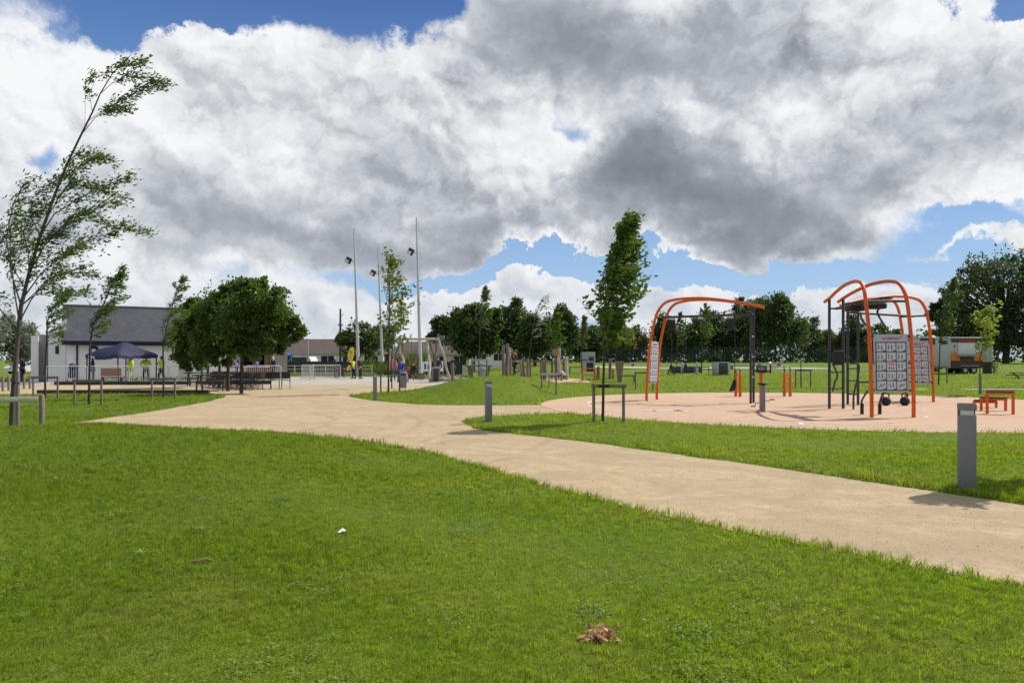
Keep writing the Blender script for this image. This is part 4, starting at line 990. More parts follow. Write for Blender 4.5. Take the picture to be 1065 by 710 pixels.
m = MB(); m.tube(smooth_path([(-.27, .62, 1.10), (-.22, .74, 1.16), (-.10, .84, 1.12), (.06, .84, 1.12), (.18, .74, 1.16), (.22, .62, 1.12), (.22, .60, 1.36)], 4), .024, 8)
m.build('handlebar', RUBBER, t)
MB().ball((.19, .74, 1.38), (.07, .07, .055)).build('lamp_knob', STEEL, t)
m = MB(); m.tube([(.05, .42, .30), (.20, .40, .30), (.21, .34, .34)], .018, 6); m.tube([(-.05, .42, .26), (-.20, .42, .22), (-.21, .42, .14)], .018, 6); m.build('cranks', STEEL, t)
for c in ((.27, .34, .34), (-.27, .42, .13)): MB().box(c, (.12, .09, .03), bev=.008).build('pedal', RUBBER, t)

# ---- dip bars: two pairs of orange posts with bent black tubes
def dip(label, pxs, py, bend):
    a, c = at(pxs[0], py), at(pxs[1], py + .4); o = (a + c) / 2; t = thing('dip_bar', label, 'dip bar', (o.x, o.y, .008), 0, 'orange posts with bent bars')
    for q in (a, c):
        p = q - o; p.z = 0; MB().lathe([(.062, -.02), (.062, .90), (.055, .93), (.03, .945)], p, 14).build('post', ORANGE, t)
        MB().tube(smooth_path([p + Vector(v) for v in bend], 4), .024, 8).build('bar', BLACK, t)
dip('pair of orange posts left of the exercise bike', (765.3, 769.8), 412.2, [(0, 0, .9), (0, .02, 1.02), (.05, .12, 1.10), (.05, .5, 1.10)])
dip('pair of orange posts right of the exercise bike with long bent bars', (815.8, 821.8), 412, [(0, 0, .9), (0, 0, 1.10), (-.06, -.02, 1.19), (-.25, -.06, 1.20), (-.78, -.15, 1.16)])

# ---- three stepped benches at the right
def step_bench(label, pl, pr, py, top):
    a, c = at(pl, py), at(pr, py + .5); o = (a + c) / 2; h = H - (top - HY) * o.y / F; w = (c - a).length
    t = thing('step_bench', label, 'bench', (o.x, o.y, .008), atan2(c.y - a.y, c.x - a.x) - .05, 'orange step benches')
    for s in (-1, 1):
        MB().box((s * w / 2, 0, h / 2 - .03), (.07, .07, h - .06), bev=.01).build('leg', ORANGE, t)
    MB().box((0, 0, h - .045), (w + .09, .09, .07), bev=.01).build('rail', ORANGE, t)
    MB().box((0, .02, h + .006), (w + .02, .30, .032), bev=.008).build('top', RUBBER, t)
step_bench('tallest and nearest of the three orange step benches', 1026.8, 1053.5, 430.5, 407.3)
step_bench('middle-height orange step bench', 1020.6, 1045.7, 427, 413.6)
step_bench('lowest and farthest orange step bench', 1013.4, 1036, 423.8, 416.6)

# ---- small litter on the lawn
def scraps(name, label, cat, px, py, n, size, cols, spread, seed):
    b = at(px, py); R = random.Random(seed); P, D, N_, L, W = [], [], [], [], []
    for k in range(n):
        o = Vector((R.gauss(0, spread), R.gauss(0, spread * .8), .035 + abs(R.gauss(0, .026)))); d = Vector((R.gauss(0, 1), R.gauss(0, 1), R.gauss(.15, .5))).normalized()
        nn = Vector((R.gauss(0, .7), R.gauss(0, .7), 1)); nn = (nn - d * nn.dot(d)).normalized()
        P.append(o); D.append(d); N_.append(nn); L.append(size * R.uniform(.5, 1.2)); W.append(size * R.uniform(.3, .7))
    V, Q = leaf_cards(np.array(P), np.array(D), np.array(N_), L, W); o = npmesh(name, V, Q, leafmat(name, cols, .15, 6, .6, (.4, .2, .1))); o.location = b; return tag(o, label, cat)
o = scraps('dead_leaf_bunch', 'crumpled bunch of dead brown leaves on the near lawn', 'dead leaves', 623, 673, 95, .050, [(.20, .08, .03), (.48, .24, .10), (.78, .58, .38)], .042, 1)
tw = MB().tube([(-.11, -.02, .035), (-.05, 0, .05), (.04, .01, .06), (.12, .06, .075), (.15, .055, .09)], [.005, .006, .006, .004, .003], 6).build('stalk', mk('dry_stalk', (.28, .19, .12), .8), o)
t = thing('fallen_twig', 'small forked dead twig lying in the left lawn', 'twig', at(210, 591))
m = MB(); m.tube([(-.08, .01, .045), (-.02, 0, .05), (.03, .015, .06), (.09, .0, .05)], [.008, .008, .007, .005], 6); m.tube([(-.02, 0, .05), (-.05, .05, .055)], [.006, .003], 6); m.build('stick', mk('dead_twig', (.30, .20, .13), .8), t)
b = at(355.5, 559.5); t = thing('litter', 'small white scrap of paper on the lawn', 'litter', b)
m = MB(); m.add([(-.03, -.02, .04), (.03, -.025, .055), (.035, .02, .05), (.0, .03, .07), (-.035, .015, .045)], [(0, 1, 2), (0, 2, 3), (0, 3, 4)]); m.build('paper', WHITEP, t, smooth=False)

# ==================================================================== left: building, tent, people, seating
RENDER_ = mk('white_render', (.83, .82, .78), .8, .06, 1.5, bump=.15)
NAVY = mk('navy_paint', (.020, .024, .065), .55, .15, 5)
NAVYF = mk('navy_canvas', (.020, .022, .062), .7, .22, 4)
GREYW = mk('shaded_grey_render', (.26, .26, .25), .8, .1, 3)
STONE = mk('rubble_stone', (.30, .27, .235), .9, .4, 9, bump=.6, bscale=9)
PURPLE = mk('purple_fabric', (.16, .045, .30), .6, .15, 5)
BROWNW = mk('brown_slats', (.26, .115, .05), .55, .2, 6, stretch=(.3, 3, 6))
DKGLASS = mk('dark_opening', (.018, .018, .022), .3, .3, 3)
SLEEPER = mk('dark_sleeper', (.050, .040, .033), .9, .35, 4, bump=.5, stretch=(.4, 2, 2))
CREAM = mk('cream_timber', (.52, .47, .38), .8, .15, 5)
def slate():
    m = bpy.data.materials.new('slate_roof'); m.use_nodes = True; nt = m.node_tree; nt.nodes.clear(); g = G(nt)
    out = g.n('ShaderNodeOutputMaterial'); b = g.n('ShaderNodeBsdfPrincipled'); g.L(b.outputs[0], out.inputs[0])
    p = g.n('ShaderNodeTexCoord').outputs['Object']; s = g.n('ShaderNodeSeparateXYZ'); g.L(p, s.inputs[0])
    c = g.n('ShaderNodeCombineXYZ'); g.L(s.outputs[0], c.inputs[0]); g.L(g.m('MULTIPLY', s.outputs[2], 1.6), c.inputs[1])
    br = g.n('ShaderNodeTexBrick'); g.L(c.outputs[0], br.inputs['Vector']); br.inputs['Scale'].default_value = 1.0
    br.inputs['Brick Width'].default_value = .32; br.inputs['Row Height'].default_value = .26; br.inputs['Mortar Size'].default_value = .012
    for k, v in (('Color1', (.042, .044, .052)), ('Color2', (.075, .075, .085)), ('Mortar', (.030, .030, .034))): br.inputs[k].default_value = (*v, 1)
    g.L(g.mix(.4, br.outputs[0], g.mix(g.noise(p, 1.3, 5, .6), (.035, .037, .044), (.085, .083, .088))), b.inputs['Base Color'])
    b.inputs['Roughness'].default_value = .62
    bp = g.n('ShaderNodeBump'); bp.inputs['Strength'].default_value = .5; bp.inputs['Distance'].default_value = .02; g.L(br.outputs['Fac'], bp.inputs['Height']); bp.invert = True
    g.L(bp.outputs[0], b.inputs['Normal']); return m
SLATE = slate()
B0 = Vector((-29.9, 50.0, 0)); BR = radians(30)
Bt = thing('pavilion', 'white rendered pavilion with dark slate roof and navy eaves behind the tent', 'building', B0, BR)
LEN, DEP, EH, RH = 14.6, 8.0, 2.72, 5.35
MB().box((5.6, DEP / 2, EH / 2), (11.2, DEP, EH)).build('wall', RENDER_, Bt)
MB().prism([(0, EH), (DEP, EH), (DEP / 2, RH - .15)], 0, .22, Matrix(((0, 0, 1, -.001), (1, 0, 0, 0), (0, 1, 0, 0), (0, 0, 0, 1)))).build('gable', RENDER_, Bt)
m = MB()
for sgn, y0 in ((1, -.42), (-1, DEP + .42)):
    y1 = DEP / 2; z0 = EH + .02 - .0; z1 = RH; vs = [(-.30, y0, z0), (LEN + .2, y0, z0), (LEN + .2, y1, z1), (-.30, y1, z1)]
    lo = [(x, y, z - .10) for x, y, z in vs]; m.add(vs + lo, [(0, 1, 2, 3), (7, 6, 5, 4), (0, 4, 5, 1), (1, 5, 6, 2), (2, 6, 7, 3), (3, 7, 4, 0)])
rf = m.build('roof', SLATE, Bt, smooth=False)
MB().tube([(-.3, DEP / 2, RH + .03), (LEN + .2, DEP / 2, RH + .03)], .09, 8).build('ridge', mk('ridge_tile', (.10, .10, .11), .7), rf)
MB().box((LEN / 2 - .05, -.44, EH - .13), (LEN + .4, .05, .26)).build('fascia', NAVY, Bt)
MB().tube([(-.3, -.53, EH + .0), (LEN + .2, -.53, EH + .0)], .065, 8).build('gutter', NAVY, Bt)
for x in (.62, 10.9): MB().tube([(x, -.06, 0), (x, -.06, EH - .35), (x, -.44, EH - .1)], .06, 8).build('downpipe', NAVY, Bt)
# stone-faced servery end, with its opening, counter and banners
MB().box((13.95, DEP / 2 - .02, EH / 2), (1.28, DEP - .1, EH - .01)).build('stone_end', STONE, Bt)
MB().box((12.25, DEP / 2 + .7, EH / 2), (2.1, DEP - 1.6, EH - .02)).build('servery_back', mk('dark_interior', (.035, .03, .03), .8), Bt)
MB().box((12.25, -.02, .95), (2.12, .5, .08)).build('counter', WHITEP, Bt); MB().box((12.25, .12, .45), (2.1, .1, .9)).build('counter_front', BROWNW, Bt)
for x, w in ((13.28, .16), (13.0, .3)): MB().box((x, -.08, EH / 2 - .1), (w, .14, EH - .5)).build('timber_post', mk('brown_cladding', (.16, .10, .065), .8, .3, 6), Bt)
t = MB().tube([(1.6, -.02, 2.14), (1.6, -.05, 2.14)], .30, 24).build('round_sign', NAVY, Bt); MB().tube([(1.6, -.045, 2.10), (1.6, -.06, 2.10)], .14, 20).build('sign_mark', WHITEP, t)
# porch at the left end
MB().prism([(-1.06, 0), (-.04, 0), (-.04, 4.25), (-1.06, 3.35)], -2.35, -.85, Matrix(((1, 0, 0, 0), (0, 0, -1, 0), (0, 1, 0, 0), (0, 0, 0, 1)))).build('porch_wall', RENDER_, Bt, smooth=False)
MB().box((-1.35, 2.2, 1.6), (.62, .9, 3.2)).build('porch_recess', GREYW, Bt)
MB().box((-1.85, 1.75, 1.55), (.42, 1.2, 3.1)).build('porch_wall', RENDER_, Bt)
MB().box((-.55, .842, 2.15), (.22, .03, .55)).build('slot_window', DKGLASS, Bt)
MB().box((7.4, -.012, 1.0), (.95, .06, 2.0)).build('door', mk('grey_door', (.5, .5, .49), .6), Bt)
def bl(x, y, z=0.): return B0 + Matrix.Rotation(BR, 3, 'Z') @ Vector((x, y, z))
for x, z, w, lab in ((9.55, 1.55, .5, 'purple banner with white marks hung nearest the white wall'), (11.0, 1.6, .42, 'purple banner with white marks hung beside the stone end')):
    p = bl(x + 1.2, -.42 - (.1 if x > 10 else 0), 0); t = thing('banner', lab, 'banner', p, BR, 'purple banners at the servery')
    MB().box((0, 0, z), (w, .012, 1.25)).build('cloth', PURPLE, t); MB().tube([(-w / 2 - .05, 0, z + .63), (w / 2 + .05, 0, z + .63)], .014, 6).build('top_rod', BLACK, t)
    mm = MB()
    for q in range(4): mm.box((random.Random(q).uniform(-.08, .08), -.010, z - .35 + q * .2), (w * .42, .006, .10), rot=Matrix.Rotation(.5 * (-1) ** q, 3, 'Y'))
    mm.build('white_marks', WHITEP, t, smooth=False)
    MB().tube([(0, 0.02, 0), (0, .02, z + .65)], .018, 6).build('pole', BLACK, t)

# navy pop-up tent
g0 = at(127, 0, 48.4); t = thing('gazebo', 'navy pop-up tent with sagging wind-blown roof in front of the white pavilion', 'tent', g0, radians(-24))
hw = 1.42; leg = [(-hw, -hw), (hw, -hw), (hw, hw), (-hw, hw)]
for x, y in leg: MB().box((x, y, .92), (.06, .06, 1.84)).build('leg', NAVY, t)
nn = 20; V = []; Fq = []
for i in range(nn + 1):
    for j in range(nn + 1):
        u, v = i / nn * 2 - 1, j / nn * 2 - 1; e = max(abs(u), abs(v)); z = 1.82 + .80 * (1 - e) ** .85 + .08 * sin(u * 5 + v * 3) * (1 - e) - .10 * (1 - min(abs(u), abs(v)) ** 2) * e ** 4 * (1.4 if v < -.3 else .6) + .05 * sin(7 * u - 4 * v) * (1 - e)
        V.append((u * (hw + .06), v * (hw + .06), z)); 
        if i < nn and j < nn: a_ = i * (nn + 1) + j; Fq.append((a_, a_ + nn + 1, a_ + nn + 2, a_ + 1))
ring = [i * (nn + 1) for i in range(nn + 1)] + [nn * (nn + 1) + j for j in range(1, nn + 1)] + [i * (nn + 1) + nn for i in range(nn - 1, -1, -1)] + [j for j in range(nn - 1, 0, -1)]
base = len(V)
for k, i in enumerate(ring): x, y, z = V[i]; V.append((x * 1.01, y * 1.01, z - .20 - .018 * sin(k * 1.7)))
for k in range(len(ring)): k2 = (k + 1) % len(ring); Fq.append((ring[k], ring[k2], base + k2, base + k))
cn = MB().add(V, Fq).build('canopy', NAVYF, t)
mm = MB()
for q in range(4): mm.box((-hw - .085, -1.0 + q * .30, 1.72), (.012, .17, .13), rot=Matrix.Rotation(.3 * (-1) ** q, 3, 'X'))
for q in range(3): mm.box((-1.1 + q * .22, -hw - .09, 1.68 - q * .03), (.14, .012, .12), rot=Matrix.Rotation(.4 * (-1) ** q, 3, 'Y'))
mm.build('white_marks', WHITEP, cn, smooth=False)

# ---------------------------------------------------------------- people
SKIN = mk('skin', (.50, .30, .21), .55, .08, 9); HIVIS = mk('hi_vis_yellow', (.62, .80, .03), .6, .1, 5); DKCLOTH = mk('dark_cloth', (.022, .023, .030), .85, .25, 8)
NAVYC = mk('navy_cloth', (.022, .028, .075), .85, .2, 8); BLUEC = mk('blue_cloth', (.025, .06, .32), .8, .2, 8); PINKC = mk('pink_cloth', (.72, .20, .22), .8, .2, 8)
REDC = mk('red_cloth', (.42, .03, .035), .8, .2, 8); JEAN = mk('denim_cloth', (.07, .09, .15), .85, .2, 8); HAIRB = mk('brown_hair', (.045, .028, .018), .7, .3, 30); HAIRG = mk('white_hair', (.62, .60, .56), .8, .15, 30)
SHOE = mk('dark_shoe', (.018, .016, .016), .7, .2, 9); BROWNC = mk('brown_cloth', (.14, .08, .05), .85, .2, 8); OLIVEC = mk('hi_vis_green_cloth', (.40, .60, .05), .7, .15, 8)
def skin(name, vs, es, mat, parent, sub=1):
    me = bpy.data.meshes.new(name); me.from_pydata([v[0] for v in vs], es, []); o = bpy.data.objects.new(name, me); COL.objects.link(o)
    mo = o.modifiers.new('s', 'SKIN'); mo.use_smooth_shade = True
    for i, v in enumerate(vs):
        sv = me.skin_vertices[0].data[i]; r = v[1]; sv.radius = r if isinstance(r, tuple) else (r, r); sv.use_root = (i == 0)
    if sub: o.modifiers.new('d', 'SUBSURF').levels = sub; o.modifiers['d'].render_levels = sub
    bpy.context.view_layer.update(); ev = o.evaluated_get(bpy.context.evaluated_depsgraph_get())
    m2 = bpy.data.meshes.new_from_object(ev); bpy.data.objects.remove(o); bpy.data.meshes.remove(me)
    m2.name = name; m2.materials.clear(); m2.materials.append(mat); n = bpy.data.objects.new(name, m2); COL.objects.link(n); n.parent = parent; return n
def person(label, loc, rz, top, legs, hair=HAIRB, group=None, scale=1., hipz=.90, lean=(0, 0), arms=None, feet=None, knees=None, coat=False, cap=None, legname='trousers', sleeve=None, pack=None):
    """faces local +y; feet on the ground; a body, with clothes and hair as its children"""
    t = thing('person', label, 'person', loc, rz, group); t.scale = (scale,) * 3
    lx, ly = lean; hip = Vector((0, 0, hipz)); ch = hip + Vector((lx * .6, ly * .6, .38)); nk = hip + Vector((lx, ly, .56)); hd = nk + Vector((lx * .25, ly * .25 + .02, .13)); tp = hd + Vector((0, 0, .12))
    arms = arms or [((-.26, .0, -.30), (-.24, .08, -.55)), ((.26, .0, -.30), (.24, .08, -.55))]
    feet = feet or [(-.10, 0, 0), (.10, 0, 0)]; knees = knees or [(f[0], f[1] * .5 + .03, hipz * .52) for f in feet]
    vs = [(hip, (.15, .11)), (hip + Vector((lx * .3, ly * .3, .18)), (.135, .10)), (ch, (.155, .105)), (nk, .055), (hd, (.072, .088)), (tp, (.055, .065)), (hd + Vector((0, .10, -.005)), .018)]
    es = [(0, 1), (1, 2), (2, 3), (3, 4), (4, 5), (4, 6)]; sho = []
    av, ae = [], []
    for s, (el, ha) in zip((-1, 1), arms):
        sh = nk + Vector((s * .185, -.01, -.07)); i = len(vs); vs += [(sh, .058), (sh + Vector((el[0] - s * .185, el[1], el[2])), .043), (sh + Vector((ha[0] - s * .185, ha[1], ha[2])), .03)]
        es += [(2, i), (i, i + 1), (i + 1, i + 2)]; sho.append(i)
    for f, k in zip(feet, knees):
        s = -1 if f is feet[0] else 1; i = len(vs); vs += [(hip + Vector((s * .09, 0, -.06)), .088), (Vector(k), .06), (Vector(f) + Vector((0, 0, .09)), .042), (Vector(f) + Vector((0, .14, .035)), .035)]
        es += [(0, i), (i, i + 1), (i + 1, i + 2), (i + 2, i + 3)]
    b = skin('body', vs, es, SKIN, t)
    # five fingers on each hand, joined to the body mesh
    mb = MB()
    for i in sho:
        w, e = vs[i + 2][0], vs[i + 1][0]; d = (w - e).normalized(); sd_ = d.cross(Vector((0, 0, 1)) if abs(d.z) < .9 else Vector((0, 1, 0))).normalized()
        mb.tube([w - d * .02, w + d * .06], [.028, .032], 8)
        for k in range(4): o = w + d * .055 + sd_ * (k - 1.5) * .016; mb.tube([o, o + d * .035, o + d * (.055 + .012 * (k in (1, 2))) + Vector((0, .012, 0))], [.009, .008, .006], 5)
        o = w + d * .015 + sd_ * .03; mb.tube([o, o + d * .03 + sd_ * .018, o + d * .055 + sd_ * .015], [.010, .009, .007], 5)
    bm = bmesh.new(); bm.from_mesh(b.data); off = [bm.verts.new(v) for v in mb.V]
    for f in mb.Fc:
        try: bm.faces.new([off[i] for i in f])
        except ValueError: pass
    bm.to_mesh(b.data); bm.free()
    for i_, s in enumerate((-1, 1)): MB().ball(hd + Vector((s * .03, .083, .02)), .010, 6, 4).build('eye', DKCLOTH, t)
    e_ = .022
    j = [(vs[0][0] - Vector((0, 0, .16 if coat else .02)), (.175 + .02 * coat, .135 + .02 * coat)), (vs[1][0], (.16, .125)), (vs[2][0], (.18, .13)), (nk - Vector((0, 0, .01)), .075)]; je = [(0, 1), (1, 2), (2, 3)]
    for i in sho:
        k = len(j); j += [(vs[i][0], .058 + e_), (vs[i + 1][0], .043 + e_), (vs[i + 2][0].lerp(vs[i + 1][0], .08), .032 + e_)]; je += [(2, k), (k, k + 1), (k + 1, k + 2)]
    skin('jacket', j, je, top, t)
    l = [(vs[0][0] + Vector((0, 0, .04)), (.165, .122))]; le = []
    for q in (sho[1] + 3, sho[1] + 7):
        k = len(l); l += [(vs[q][0], .105), (vs[q + 1][0], .078), (vs[q + 2][0], .062)]; le += [(0, k), (k, k + 1), (k + 1, k + 2)]
    skin(legname, l, le, legs, t)
    for q in (sho[1] + 6, sho[1] + 10): MB().tube([vs[q - 1][0] + Vector((0, -.05, -.04)), vs[q - 1][0] + Vector((0, .03, -.045)), vs[q][0] + Vector((0, .04, -.002))], [.042, .048, .036], 8).build('shoe', SHOE, t)
    MB().ball(hd + Vector((0, -.022, .045)), (.088, .092, .10), 12, 8).build('cap' if cap else 'hair', cap or hair, t)
    if pack: MB().box(ch + Vector((0, -.19, -.05)), (.32, .16, .44), bev=.05).build('backpack', pack, t)
    return t
PEG = 'people in hi-vis by the tent'
def pat(px, Y): return at(px, 0, Y)
person('person in yellow hi-vis vest and yellow trousers walking under the tent', pat(135.5, 47.5), radians(150), HIVIS, OLIVEC, group=PEG, feet=[(-.14, .22, 0), (.14, -.2, 0)], sleeve=NAVYC)
person('person in yellow hi-vis jacket and dark trousers at the right tent leg', pat(152, 49), radians(20), HIVIS, DKCLOTH, group=PEG, arms=[((-.34, -.05, -.22), (-.20, .12, -.40)), ((.27, .14, -.24), (.16, .34, -.20))], feet=[(-.16, .06, 0), (.14, -.08, 0)])
person('person in bright yellow hi-vis coat standing alone by the white wall', pat(168, 49.5), radians(75), HIVIS, DKCLOTH, group=PEG, coat=True, arms=[((-.27, .16, -.24), (-.12, .32, -.22)), ((.28, .02, -.28), (.24, .2, -.44))], feet=[(-.11, .16, 0), (.12, -.14, 0)])
person('person in dark blue half hidden by the young tree at the left tent leg', pat(96.5, 48), radians(-60), NAVYC, NAVYC, group=PEG)
# ---------------------------------------------------------------- barriers
BG = 'steel crowd barriers'
def barrier(name, label, loc, rz, proto=[]):
    if proto: return dup(proto[0], loc, rz, label)
    t = thing('crowd_barrier', label, 'barrier', loc, rz, BG)
    pts = [(-1.1, 0, .14), (-1.1, 0, 1.0), (-1.05, 0, 1.08), (-.98, 0, 1.10), (.98, 0, 1.10), (1.05, 0, 1.08), (1.1, 0, 1.0), (1.1, 0, .14), (1.08, 0, .14), (-1.1, 0, .14)]
    BGAL = mk('bright_galvanised', (.66, .67, .68), .5, .1, 6, metal=.1); fr = MB().tube(pts, .023, 8).build('frame', BGAL, t)
    m = MB()
    for k in range(17): x = -.98 + k * .1225; m.tube([(x, 0, .15), (x, 0, 1.09)], .0085, 5)
    m.build('bars', BGAL, t)
    for x in (-.8, .8): MB().tube([(x, -.30, .015), (x, -.22, .05), (x, 0, .14), (x, .22, .05), (x, .30, .015)], .02, 6).build('foot', GALV, t)
    proto.append(t); return t
p0, dv = Vector((-27.0, 45.2, 0)), Vector((.955, .30, 0))
where = ('left end of the row, by the pushchair', 'behind the wooden bench', 'in front of the walking person', 'at the right tent leg', 'before the person in the yellow coat', 'under the left edge of the dense trees')
for i in range(6):
    p = p0 + dv * 2.26 * i; p.z = gz(p.x, p.y); barrier('crowd_barrier', 'steel crowd barrier in front of the pavilion, ' + where[i], p, atan2(dv.y, dv.x))
barrier('', 'steel crowd barrier on the square, nearer one of the pair by the yellow flag', at(338.5, 0, 55), .05); barrier('', 'steel crowd barrier on the square, left and end-on in the pair by the yellow flag', at(320, 0, 55.5), -.9)
# wooden bench and pushchair
t = thing('bench', 'reddish-brown slatted bench with its back to us before the tent', 'bench', at(116.5, 0, 44.6), .25)
m = MB()
for k in range(4): m.box((0, -.22, .58 + k * .115), (1.12, .03, .105), bev=.006)
m.build('backrest', BROWNW, t); MB().box((0, .02, .45), (1.12, .42, .05), bev=.008).build('seat', BROWNW, t)
for x in (-.5, .5): MB().box((x, 0, .22), (.07, .40, .44)).build('leg', BLACK, t)
t = thing('pushchair', 'dark navy pushchair standing by the pavilion left corner', 'pushchair', at(75, 0, 46.3), .5)
MB().box((0, 0, .55), (.42, .5, .40), bev=.08).build('seat', NAVYC, t); m = MB(); m.tube(smooth_path([(0, .34, .75), (0, .25, 1.0), (0, 0, 1.08), (0, -.12, .95)], 4), .20, 10); m.build('hood', NAVYC, t)
for s in (-1, 1):
    MB().tube([(s * .22, -.55, 1.0), (s * .22, .32, .16)], .016, 6).build('frame', GALV, t)
    for y in (.34, -.3): MB().tube([(s * .25, y, .13), (s * .29, y, .13)], .13, 14).build('wheel', RUBBER, t)
# sleeper edgings
def sleeper(label, a, b, h, w=.2):
    a, b = Vector(a), Vector(b); d = b - a; c = (a + b) / 2; t = thing('timber_edging', label, 'edging', (c.x, c.y, gz(c.x, c.y) - .03), atan2(d.y, d.x), 'dark timber edgings')
    n = max(1, round(d.length / 2.4)); L = d.length / n
    for k in range(n): MB().box((-d.length / 2 + L * (k + .5), 0, h / 2), (L - .012, w, h), bev=.012).build('sleeper', SLEEPER, t)
sleeper('long low dark sleeper edging along the back of the left lawn', (-21, 33.0, 0), (-13.4, 33.0, 0), .19)
sleeper('dark sleeper edging below the bench and tent', (-27.0, 44.0, 0), (-19.2, 44.6, 0), .24)
sleeper('short dark sleeper edging right of the tent', (-18.9, 44.6, 0), (-14.6, 45.2, 0), .24)
T = Tree(90)
for i in range(900):
    u = T.r.random(); p = Vector((-25.4, 46.6, 0)).lerp(Vector((-16.2, 50.0, 0)), u) + Vector((T.r.gauss(0, .35), T.r.gauss(0, .45), 0)); 
    T.leaf(Vector((p.x, p.y, T.r.uniform(.02, .34))), (T.rv() + Vector((0, 0, .8))).normalized(), .16, .09, .5)
V, Q = leaf_cards(np.array(T.P), np.array(T.D), np.array(T.N), T.L, T.W); npmesh('low_planting', V, Q, LF_YOUNG, kind='stuff')

# ---------------------------------------------------------------- folding chairs and tables in the shade
CHF = mk('charcoal_plastic', (.022, .023, .030), .5, .2, 6)
def make_chair(label):
    t = thing('folding_chair', label, 'chair', (0, 0, 0), 0, 'dark folding chairs in rows under the dense trees')
    MB().box((0, 0, .44), (.42, .40, .03), bev=.01).build('seat', CHF, t)
    bk = MB().box((0, -.25, .70), (.44, .025, .34), rot=Matrix.Rotation(.16, 3, 'X'), bev=.008).build('backrest', CHF, t)
    for s in (-1, 1):
        MB().tube([(s * .21, .22, 0), (s * .21, -.05, .44), (s * .21, -.28, .88)], .017, 6).build('leg', BLACK, t); MB().tube([(s * .19, -.26, 0), (s * .19, .18, .44)], .017, 6).build('leg', BLACK, t)
    return t
ch0 = make_chair('dark folding chair among the rows under the dense trees'); first = True
ax, ay = Vector((.83, -.12, 0)).normalized(), Vector((-.50, .86, 0)).normalized()
R = random.Random(6); lab = ch0['label']
spots = []
for k in range(3): spots.append((-12.55 + k * .47, 38.0 + k * .12, .30, 'dark folding chair at the open right end of the nearest row' if k == 2 else lab))
for row, (px, Yc, n) in enumerate(((268, 36.9, 5), (258, 37.0, 5), (247, 37.3, 5), (237, 37.8, 5), (227, 38.6, 5))):
    x0 = (px - CX) * Yc / F
    for k in range(n): spots.append((x0 - .34 * k, Yc + .58 * k, 1.25, lab))
for i, (x, y, rz, l_) in enumerate(spots):
    x += R.uniform(-.05, .05); y += R.uniform(-.05, .05); rz += R.uniform(-.12, .12)
    if i == 0: ch0.location = (x, y, .002); ch0.rotation_euler = (0, 0, rz)
    else: dup(ch0, (x, y, .002), rz, l_)
def picnic(label, px, py, rz):
    t = thing('picnic_table', label, 'picnic table', at(px, py), rz, 'dark picnic tables in the shade')
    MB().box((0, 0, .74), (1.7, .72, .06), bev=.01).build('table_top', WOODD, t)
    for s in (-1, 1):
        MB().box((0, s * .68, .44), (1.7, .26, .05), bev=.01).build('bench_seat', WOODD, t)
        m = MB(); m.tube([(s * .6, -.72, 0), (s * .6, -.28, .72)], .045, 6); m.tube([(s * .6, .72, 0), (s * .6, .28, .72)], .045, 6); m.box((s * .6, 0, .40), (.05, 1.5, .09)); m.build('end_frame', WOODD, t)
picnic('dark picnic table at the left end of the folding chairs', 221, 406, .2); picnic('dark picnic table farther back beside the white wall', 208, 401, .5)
person('seated-height person in dark clothes with white hair beyond the folding chairs', at(284, 0, 54), radians(140), DKCLOTH, DKCLOTH, HAIRG, hipz=.88)

# ---------------------------------------------------------------- behind the square
CARW = mk('white_car_paint', (.70, .70, .70), .3, .06, 2, spec=.6); CARG = mk('car_glass', (.04, .05, .06), .12, .2, 3, spec=.6); TAIL = mk('red_lens', (.45, .02, .02), .3, .1, 5)
def car(label, loc, rz, van=False):
    t = thing('parked_car', label, 'car', loc, rz, 'white vehicles parked beyond the lawn'); L, W_, hh = 4.2, 1.74, (1.85 if van else 1.45)
    prof = [(-L / 2, .35), (-L / 2, .85), (-L / 2 + .12, 1.0), (-L / 2 + .5, hh - .06), (-L / 2 + .8, hh), (.45, hh), (1.15, .98), (L / 2 - .2, .85), (L / 2, .65), (L / 2, .32)]
    M = Matrix(((1, 0, 0, 0), (0, 0, -1, 0), (0, 1, 0, 0), (0, 0, 0, 1)))
    MB().prism(prof, -W_ / 2, W_ / 2, M).build('body', CARW, t)
    MB().prism([(-L / 2 + .36, 1.0), (-L / 2 + .56, hh - .12), (.38, hh - .12), (.98, 1.0)], -W_ / 2 - .004, W_ / 2 + .004, M).build('side_windows', CARG, t)
    MB().box((-L / 2 + .30, 0, 1.15), (.30, W_ * .84, .34), rot=Matrix.Rotation(-.5, 3, 'Y')).build('rear_window', CARG, t)
    for s in (-1, 1):
        MB().box((-L / 2 - .004, s * .74, .86), (.05, .2, .24)).build('tail_light', TAIL, t)
        for x in (-1.3, 1.3): w = MB().tube([(x, s * (W_ / 2 - .19), .31), (x, s * (W_ / 2 + .01), .31)], .31, 18).build('wheel', RUBBER, t); MB().tube([(x, s * (W_ / 2 - .1), .31), (x, s * (W_ / 2 + .02), .31)], .19, 14).build('rim', GALV, w)
car('white car with red tail lights parked left of the pavilion', at(30, 0, 78), radians(250)); car('white car with red tail lights beyond it at the far left', at(40, 0, 84), radians(255))
car('white van parked between the blue tent and the brown-roofed bungalow', pp(311, 0, 82).xy.to_3d(), radians(170), True)
BLUET = mk('blue_canvas', (.03, .13, .55), .6, .15, 4)
t = thing('gazebo', 'bright blue pop-up tent behind the dark wall', 'tent', (pp(288, 0, 80).x, 80, 0), .3)
for x, y in ((-1.5, -1.5), (1.5, -1.5), (1.5, 1.5), (-1.5, 1.5)): MB().box((x, y, 1.0), (.05, .05, 2.0)).build('leg', GALV, t)
